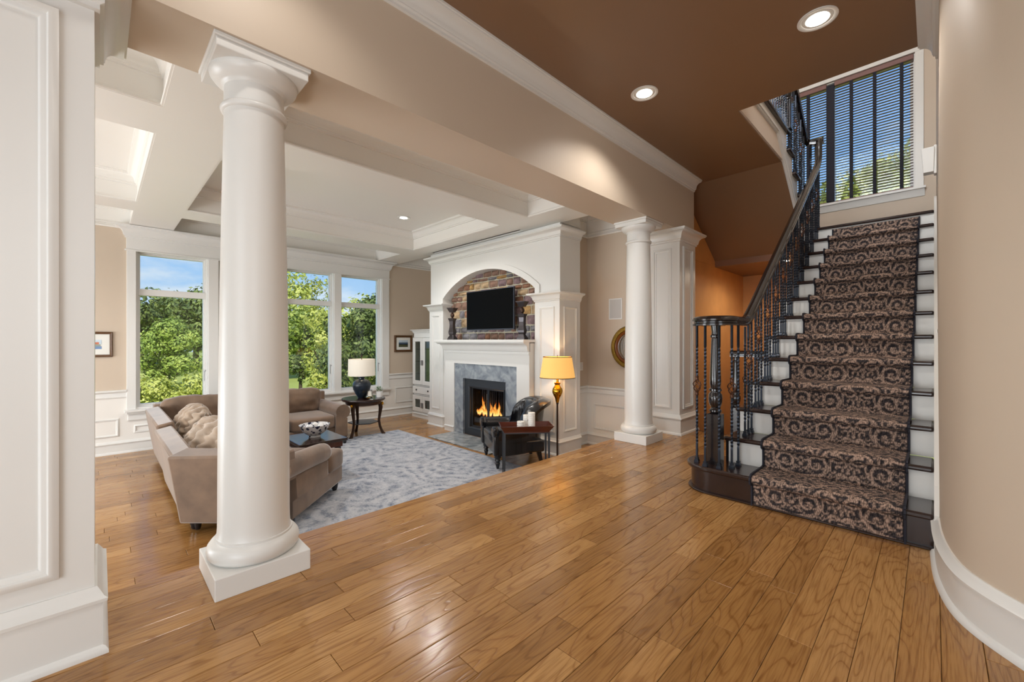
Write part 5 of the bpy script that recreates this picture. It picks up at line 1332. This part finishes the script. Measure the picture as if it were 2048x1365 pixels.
for s in (0, 1):
    for z0, z1, nm in ((.65, 1.575, 'upper'), (.12, .435, 'lower')):
        a, b = (-cw + .006, -.003) if s == 0 else (.003, cw - .006)
        mb = MB(); mb.sweep([(0, 0), (0, .02), (.07, .02), (.08, .008), (.08, 0)], rect(a, b, z0, z1), closed=True, mapf=lambda u, v, h: (u, -h, v))
        d_ = mb.build('door', M['white'], cb, False)
        MB().box(a + .075, b - .075, -.010, -.006, z0 + .075, z1 - .075).build('pane', M['cab_glass'], d_, False)
        hx = b - .022 if s == 0 else a + .022; zc = (z0 + z1) / 2 - .03
        MB().box(hx - .006, hx + .006, -.034, -.02, zc - .05, zc + .05).build('handle', M['pewter'], d_, False, .002)
MB().box(-cw + .006, cw - .006, -.02, 0, .47, .615).build('drawer', M['white'], cb, False, .003)
dr = MB().box(-.22, -.19, -.032, -.02, .53, .56).build('knob', M['pewter'], cb, False, .002); MB().box(.19, .22, -.032, -.02, .53, .56).build('knob', M['pewter'], cb, False, .002)
for z in (.86, 1.1, 1.34): MB().box(-cw + .02, cw - .02, .02, .385, z, z + .008).build('glass_shelf', M['clear_glass'], cb, False)
def tiny(name, label, cat, x, z, prof, mat):
    return tag(MB().lathe(prof, (-7.02 + x, 4.62, LZ + z), 16).build(name, mat), label, cat)
tiny('vase', 'red ornament behind the lower left glass door of the white cabinet', 'ornament', -.13, .111, [(.03, 0), (.05, .06), (.03, .12), (.035, .17), (0, .17)], M['red'])
tiny('bowl', 'small pale bowl on the lowest shelf behind the upper glass door', 'bowl', -.15, .641, [(.03, 0), (.06, .05), (.056, .05), (0, .02)], M['porcelain'])
tiny('vase', 'white vase on the middle glass shelf of the display cabinet', 'vase', .14, .869, [(.03, 0), (.05, .06), (.02, .13), (.03, .17), (0, .165)], M['porcelain'])
tiny('goblet', 'clear goblet on the top glass shelf of the display cabinet', 'glass', .12, 1.349, [(.03, 0), (.006, .01), (.006, .07), (.03, .10), (.03, .15), (.027, .15), (0, .09)], M['clear_glass'])

# ---- pictures on the window wall, mirror, in-wall speaker
def picture(label, y, z, w, h, fw, art, matw):
    t = thing('framed_picture', label, 'picture', (WX, y, z))
    mf = lambda a, b, h_: (h_, a, b)
    mb = MB(); mb.sweep([(0, 0), (0, .022), (fw * .3, .03), (fw * .7, .02), (fw, .016), (fw, 0)], rect(-w / 2, w / 2, -h / 2, h / 2), closed=True, mapf=mf); mb.build('frame', M['frame_brown'], t)
    MB().box(.002, .008, -w / 2 + fw * .9, w / 2 - fw * .9, -h / 2 + fw * .9, h / 2 - fw * .9).build('mat_board', M['mat_board'], t, False)
    aw, ah = w / 2 - fw - matw, h / 2 - fw - matw
    for nm, mt, a, b, c, d in art:
        MB().box(.008, .0095 + .0005 * len(nm) / 20, -aw + a * 2 * aw, -aw + b * 2 * aw, -ah + c * 2 * ah, -ah + d * 2 * ah).build(nm, mt, t, False)
    return t
P_ = lambda n_, r, g_, b: plain(n_, srgb(r, g_, b), .7, var=.25, vscale=30)
picture('brown framed landscape print hanging left of the white cabinet', 4.453, 1.096, .41, .34, .045,
        [('painted_sky', P_('sky_print', 190, 205, 215), 0, 1, .55, 1), ('painted_hills', P_('hill_print', 70, 88, 110), 0, 1, .35, .68), ('painted_field', P_('field_print', 74, 78, 50), 0, 1, 0, .42)], .055)
picture('brown framed print of a red roofed building, cut off by the left pier', -.10, 1.105, .46, .33, .03,
        [('painted_sky', P_('sky_print_pale', 200, 216, 226), 0, 1, .5, 1), ('painted_roof', P_('roof_print', 205, 120, 86), .1, .9, .52, .74), ('painted_front', P_('front_print', 150, 160, 150), .05, .95, .30, .52), ('painted_water', P_('water_print', 120, 150, 190), 0, 1, 0, .3)], .075)
mr = thing('round_mirror', 'round convex mirror in antique gold frame partly hidden by the far column', 'mirror', (-2.906, 5.15, 1.065))
RM = Matrix.Rotation(PI / 2, 4, 'X')
MB().lathe([(.296, 0), (.296, .02), (.285, .034), (.262, .04), (.240, .034), (.232, .022), (.232, 0)], n=56, mat=RM, cap=False).build('frame', M['gold_frame'], mr)
MB().lathe([(.234, 0), (.234, .024), (.222, .03), (.206, .022), (.198, .012), (.198, 0)], n=56, mat=RM, cap=False).build('inner_ring', M['wood_inner'], mr)
MB().lathe([(.2, .004), (.19, .012), (.15, .02), (.08, .027), (0, .03)], n=48, mat=RM).build('mirror_glass', M['mirror'], mr)
sp = thing('in_wall_speaker', 'white rectangular in-wall speaker on the beige wall above the mirror', 'speaker', (-3.14, 5.15, 1.60))
MB().box(-.105, .105, -.008, 0, -.147, .147).build('frame', M['porcelain'], sp, False, .003); MB().box(-.09, .09, -.011, -.008, -.132, .132).build('grille', M['speaker'], sp, False)

# ---- floor lamp
fl_ = thing('floor_lamp', 'floor lamp with lit amber shade and brass bulb stem in front of the chimney', 'lamp', (-3.30, 4.06, LZ))
MB().lathe([(.13, 0), (.13, .012), (.06, .03), (.02, .045), (.016, .06)], n=32).build('base', M['bronze'], fl_)
MB().lathe([(.012, .05), (.012, .72), (.018, .735), (.016, .75)], n=14).build('pole', M['bronze'], fl_)
MB().lathe([(.016, .74), (.022, .76), (.03, .80), (.05, .835), (.064, .87), (.066, .89), (.058, .92), (.036, .95), (.03, .965), (.042, .985), (.044, .99), (.02, .995), (.016, 1.01), (.018, 1.03), (.01, 1.05)], n=28).build('brass_bulb', M['brass'], fl_)
MB().lathe([(.217, 1.055), (.220, 1.055), (.178, 1.312), (.175, 1.312), (.217, 1.055)], n=48, cap=False).build('lamp_shade', M['shade_amber'], fl_)
for z, r in ((1.055, .2195), (1.312, .178)): MB().lathe([(r - .002, z - .004), (r + .003, z - .004), (r + .003, z + .004), (r - .002, z + .004), (r - .002, z - .004)], n=48, cap=False).build('shade_trim', M['bronze'], fl_)
MB().tube([(0, 0, 1.05), (0, 0, 1.335)], .004, 6).build('finial_rod', M['bronze'], fl_)
light('floor_lamp_glow', 'POINT', (-3.30, 4.06, LZ + 1.18), (0, 0, 0), 6, (1, .72, .4), shadow_soft_size=.03)

# ---- black leather tub chair
ch = thing('leather_armchair', 'black leather tub armchair with turned legs beside the fireplace', 'armchair', (-3.90, 3.42, LZ + .012), math.radians(-28.6))
# local: x to its left-right, front edge y=0 (faces -y), back toward +y
MB().box(-.33, .33, .02, .64, .16, .30).build('base_frame', M['leather'], ch, True, .02)
soft('seat_cushion', M['leather'], ch, (0, .29, .345), (0, 0, 0), .46, .60, .13, e=6, n=12)
def tub():
    mb = MB(); n = 40; rows = []
    for i in range(n + 1):
        u = i / n; a = PI * u   # right arm -> back -> left arm
        s_ = math.sin(a)
        x = .30 * math.cos(a); y = .10 + .53 * min(1, s_ * 1.15) ** .9 if 0 else .05 + .56 * (s_ ** .75)
        tt_ = max(0, min(1, (s_ - .52) / .48)); top = .49 + .28 * math.sqrt(max(0, 1 - (1 - tt_) ** 2))
        th = .072 + .008 * s_; lean = .10 * max(0, min(1, (s_ - .6) / .4))
        d = Vector((math.cos(a) * .9, s_ * 1.0)).normalized() if s_ > .05 else Vector((math.copysign(1, math.cos(a)), 0))
        row = []
        for (o_, z) in ((.02, .14), (th, .16), (th + .0, .30), (th + lean * .5, top - .12), (th + .035 + lean, top - .07), (th + .04 + lean, top - .025), (th * .4 + lean, top + .008), (-th * .55 + lean * .8, top - .015), (-th * .95 + lean * .6, top - .06), (-th * .6 + lean * .3, top - .14), (-th * .7, .36), (-th * .6, .30)):
            tuft = 0
            if s_ > .6 and o_ < 0 and z > .34: tuft = .012 * math.sin(a * 22)
            row.append((x + d.x * (o_ + tuft), y + d.y * (o_ + tuft), z))
        rows.append(row)
    k = len(rows[0]); mb.add([p for r in rows for p in r], [(i * k + j, (i + 1) * k + j, (i + 1) * k + (j + 1) % k, i * k + (j + 1) % k) for i in range(n) for j in range(k)] + [tuple(range(k)), tuple(n * k + j for j in range(k - 1, -1, -1))])
    return mb
MB_t = tub(); MB_t.build('tub_back', M['leather'], ch, True, 0, 60)
for s in (-1, 1):
    MB().lathe([(.0, -.012), (.05, -.012), (.066, 0), (.066, .03)], (0, 0, 0), 20, mat=Matrix.Translation((s * .335, -.0, .435)) @ Matrix.Rotation(PI / 2, 4, 'X') @ Matrix.Scale(-1, 4, (0, 0, 1))).build('arm_front', M['leather'], ch)
    MB().box(s * .335 - .045, s * .335 + .045, .0, .06, .16, .42).build('arm_panel', M['leather'], ch, True, .015)
for x, y, turned in ((-.31, .06, 1), (.31, .06, 1), (-.2, .60, 0), (.2, .60, 0)):
    if turned: MB().lathe([(.014, 0), (.018, .02), (.03, .06), (.022, .075), (.036, .095), (.03, .115), (.04, .13), (.04, .165)], (x, y, 0), 16).build('leg', M['black_wood'], ch)
    else: MB().frustum((x, y + .04), (.018, .018), 0, (x, y), (.03, .03), .17).build('leg', M['black_wood'], ch, False)
soft('back_pad', M['leather'], ch, (0, .56, .60), (math.radians(-14), 0, 0), .50, .13, .30, e=2.6, n=14, wrinkle=.006, seed=4)

# ---- tray table with three white pillar candles
tt = thing('tray_table', 'small dark tray table with thin metal legs in front of the leather chair', 'table', (-3.205, 3.385, LZ), math.radians(51.6))
MB().box(-.25, .25, -.10, .10, .515, .527).build('tray_bottom', M['wood_inner'], tt, False)
mb = MB()
mb.sweep([(0, 0), (0, .01), (.0, .012), (.045, .078), (.035, .078), (-.01, .0)], rect(-.25, .25, -.105, .105)[::-1], closed=True, mapf=lambda a, b, h: (a, b, .505 + h)); mb.build('tray_rim', M['mahogany'], tt, False)
MB().box(-.255, .255, -.11, .11, .497, .507).build('frame_rail', M['black_metal'], tt, False, .002)
for a in (-1, 1):
    for b in (-1, 1): MB().frustum((a * .245, b * .10), (.007, .007), .012, (a * .245, b * .10), (.011, .011), .50).build('leg', M['black_metal'], tt, False)
mb = MB(); mb.box(-.245, .245, -.004, .004, .05, .058); mb.box(-.249, -.241, -.10, .10, .05, .058); mb.box(.241, .249, -.10, .10, .05, .058); mb.build('stretcher', M['black_metal'], tt, False)
for lab, x, y, h, r in (('tallest of three white pillar candles on the tray table', -3.13, 3.40, .192, .040), ('middle height white pillar candle behind the other two on the tray', -3.225, 3.415, .152, .036), ('shortest white pillar candle at the left of the tray table', -3.20, 3.30, .098, .041)):
    t = thing('pillar_candle', lab, 'candle', (x, y, LZ + .5275))
    nn = max(2, int(h / .02)); pr = [(r * .96, 0)]
    for i in range(nn): pr += [(r, (i + .15) * h / nn), (r, (i + .85) * h / nn), (r * .96, (i + 1) * h / nn)]
    MB().lathe(pr, n=28).build('wax_body', M['wax'], t); MB().tube([(0, 0, h - .002), (0, 0, h + .008)], .0015, 5).build('wick', M['black'], t)
    MB().lathe([(.008, 0), (.008, .003)], n=12, mat=Matrix.Rotation(math.radians(-40), 4, 'Z') @ Matrix.Translation((0, -r - .0005, h * .55)) @ Matrix.Rotation(PI / 2, 4, 'X')).build('dark_dot', M['plastic_black'], t)

# ================================================================ OUTDOORS
gm = MB(); n = 30
vs = []; fs = []
for j in range(n + 1):
    for i in range(n + 1):
        x = -7.95 - 75 * i / n; y = -45 + 110 * j / n; d = -x - 8
        vs.append((x, y, -1.35 + .012 * d + .25 * math.sin(x * .09) * math.sin(y * .07)))
for j in range(n):
    for i in range(n): a = j * (n + 1) + i; fs.append((a, a + 1, a + n + 2, a + n + 1))
gm.add(vs, fs); g_ = gm.build('lawn', M['lawn']); tag(g_, kind='structure'); g_.name = 'ground'
gm = MB(); gm.box(-12, 14, 8.5, 60, -1.6, -1.4); g_ = gm.build('ground', M['lawn'], None, False); tag(g_, kind='structure')
def tree(name, label, cat, x, y, z, h, r, mat, seed, shape='round', nl=2600, leaf=.16, trunk=.18, group=None):
    rnd = random.Random(seed); t = thing(name, label, cat, (x, y, z), 0, group)
    if trunk:
        b = MB().tube([(0, 0, 0), (.05 * h * .1, 0, h * .3), (0, .03, h * .62)], [r * .07 + .04, r * .05 + .03, .03], 8)
        for k in range(5):
            a = k * 1.3; b.tube([(0, 0, h * (trunk + .06 * k)), (r * .5 * math.cos(a), r * .5 * math.sin(a), h * (trunk + .2 + .08 * k))], [.05, .02], 5)
        b.build('trunk', M['trunk'], t)
    mb = MB(); vs = []; fs = []
    lobes = []
    for k in range(26 if shape != 'bush' else 14):
        u = rnd.random()
        if shape == 'cone': zz = trunk + (1 - trunk) * u ** 1.1 * .95; rr = r * (1 - (zz - trunk) / (1 - trunk)) ** .8 * .8
        elif shape == 'bush': zz = .25 + .55 * rnd.random(); rr = r * .75
        else: zz = trunk + .1 + (1 - trunk - .2) * u; rr = r * math.sqrt(max(.02, 1 - ((zz - trunk - (1 - trunk) / 2) / ((1 - trunk) / 2)) ** 2)) * .72
        a = rnd.random() * 2 * PI; q = rr * math.sqrt(rnd.random()); lobes.append((q * math.cos(a), q * math.sin(a), zz * h, r * rnd.uniform(.28, .42) * (1.0 if shape != 'cone' else max(.35, 1.1 - zz))))
    for i in range(nl):
        lx, ly, lz, lr = lobes[i % len(lobes)]
        d = Vector((rnd.gauss(0, 1), rnd.gauss(0, 1), rnd.gauss(0, .8))).normalized() * lr * rnd.uniform(.72, 1.05)
        c0 = Vector((lx, ly, lz)) + d
        if c0.z < .02: c0.z = .02 + rnd.random() * .1
        nrm = (d.normalized() + Vector((rnd.uniform(-.6, .6), rnd.uniform(-.6, .6), rnd.uniform(-.3, .7)))).normalized()
        a_ = nrm.orthogonal().normalized(); b_ = nrm.cross(a_); th = rnd.random() * PI; a2 = a_ * math.cos(th) + b_ * math.sin(th); b2 = nrm.cross(a2)
        s = leaf * rnd.uniform(.6, 1.25); o = len(vs)
        vs += [c0 - a2 * s, c0 - b2 * s * .45, c0 + a2 * s, c0 + b2 * s * .45]; fs.append((o, o + 1, o + 2, o + 3))
    me = bpy.data.meshes.new('foliage'); me.from_pydata([tuple(v) for v in vs], [], fs); me.materials.append(mat)
    o = bpy.data.objects.new('foliage', me); COL.objects.link(o); o.parent = t
    return t
# name, label, category, x, y, ground, height, crown radius, leaf colour, shape, leaves, leaf size
TREES = [
    ('round_tree', 'full rounded green tree standing alone in the middle of the left window', 'tree', -25.82, 2.33, -1.19, 3.54, 1.45, 'f_lime2', 'round2', 9000, 0.085),
    ('shrub', 'pale yellow-green shrub filling the bottom of the left window at its left side', 'shrub', -17.11, 1.18, -1.29, 1.39, 0.90, 'f_lime', 'bush', 2600, 0.070),
    ('shrub', 'pale yellow-green shrub filling the bottom of the left window at its right side', 'shrub', -16.98, 2.03, -1.29, 1.51, 1.10, 'f_lime', 'bush', 3000, 0.070),
    ('shrub', 'yellow-green shrub outside hidden behind the near column', 'shrub', -16.72, 3.00, -1.30, 1.40, 1.10, 'f_lime', 'bush', 1500, 0.080),
    ('tree', 'dense woodland tree at the left edge of the left window', 'tree', -45.33, 2.52, -0.95, 6.15, 3.00, 'f_dark', 'round', 4200, 0.200),
    ('tree', 'dense woodland tree behind the rounded tree in the left window', 'tree', -48.97, 4.53, -0.91, 6.51, 3.00, 'f_dark', 'round', 4200, 0.200),
    ('tree', 'darker tall tree at the right edge of the left window reaching its transom', 'tree', -38.54, 5.12, -1.03, 6.63, 2.60, 'f_dark', 'round', 4600, 0.180),
    ('tree', 'woodland tree outside hidden behind the near column, left one', 'tree', -40.75, 7.15, -1.01, 6.51, 3.20, 'f_dark', 'round', 3000, 0.220),
    ('tree', 'woodland tree outside hidden behind the near column, right one', 'tree', -37.61, 8.91, -1.04, 7.04, 3.20, 'f_mid', 'round', 3000, 0.220),
    ('tree', 'tall open pale green tree at the left side of the window beside the column', 'tree', -32.24, 10.06, -1.11, 7.71, 2.20, 'f_lime', 'round', 3000, 0.160),
    ('tree', 'thin topped olive tree against the sky right of centre in the same window', 'tree', -34.13, 12.42, -1.09, 7.69, 1.80, 'f_yel', 'round', 1800, 0.150),
    ('tree', 'middle green woodland tree behind the lawn seen beside the column', 'tree', -27.64, 9.03, -1.16, 4.36, 2.20, 'f_mid', 'round', 4200, 0.160),
    ('small_tree', 'small dark round tree on the lawn with a bare trunk', 'tree', -20.28, 6.52, -1.25, 1.87, 0.75, 'f_dark', 'small', 2600, 0.080),
    ('tree', 'bright green bushy tree at the right of the window beside the column', 'tree', -15.36, 5.80, -1.31, 3.81, 1.15, 'f_lime', 'round2', 4200, 0.090),
    ('tree', 'large dense evergreen filling the rightmost window', 'tree', -13.03, 6.02, -1.34, 4.09, 1.35, 'f_dark', 'round2', 6500, 0.085),
    ('tree', 'bright leafy tree crown above the evergreen in the rightmost window', 'tree', -16.22, 7.77, -1.30, 4.90, 1.70, 'f_lime', 'round2', 4000, 0.110),
    ('tree', 'green tree outside beyond the rightmost window casing', 'tree', -14.39, 8.20, -1.32, 4.72, 1.50, 'f_mid', 'round', 1500, 0.140),
    ('tree', 'yellow-green treetop behind the left part of the right stair blind', 'tree', -1.97, 19.34, -1.40, 9.41, 1.70, 'f_yel', 'round2', 6000, .110),
    ('tree', 'taller yellow-green treetop behind the right part of the stair blind', 'tree', -0.66, 19.24, -1.40, 10.38, 1.80, 'f_yel', 'round2', 6000, .110),
    ('tree', 'pointed yellow-green treetop between the two others behind the stair blind', 'tree', -1.71, 23.86, -1.40, 11.11, 1.70, 'f_yel', 'round2', 6000, .110),
    ('tree', 'green treetop low behind the stair window beside the upper handrail', 'tree', -3.65, 23.33, -1.40, 9.31, 1.50, 'f_mid', 'round2', 6000, .110),
]
for i, (nm, lab, cat, x, y, z, h, r, m, sh, nl, lf) in enumerate(TREES):
    tree(nm, lab, cat, x, y, z, h, r, M[m], i + 3, {'round': 'round', 'round2': 'round', 'small': 'round', 'bush': 'bush'}[sh], nl, lf, {'round': .22, 'round2': .04, 'small': .30, 'bush': 0}[sh])
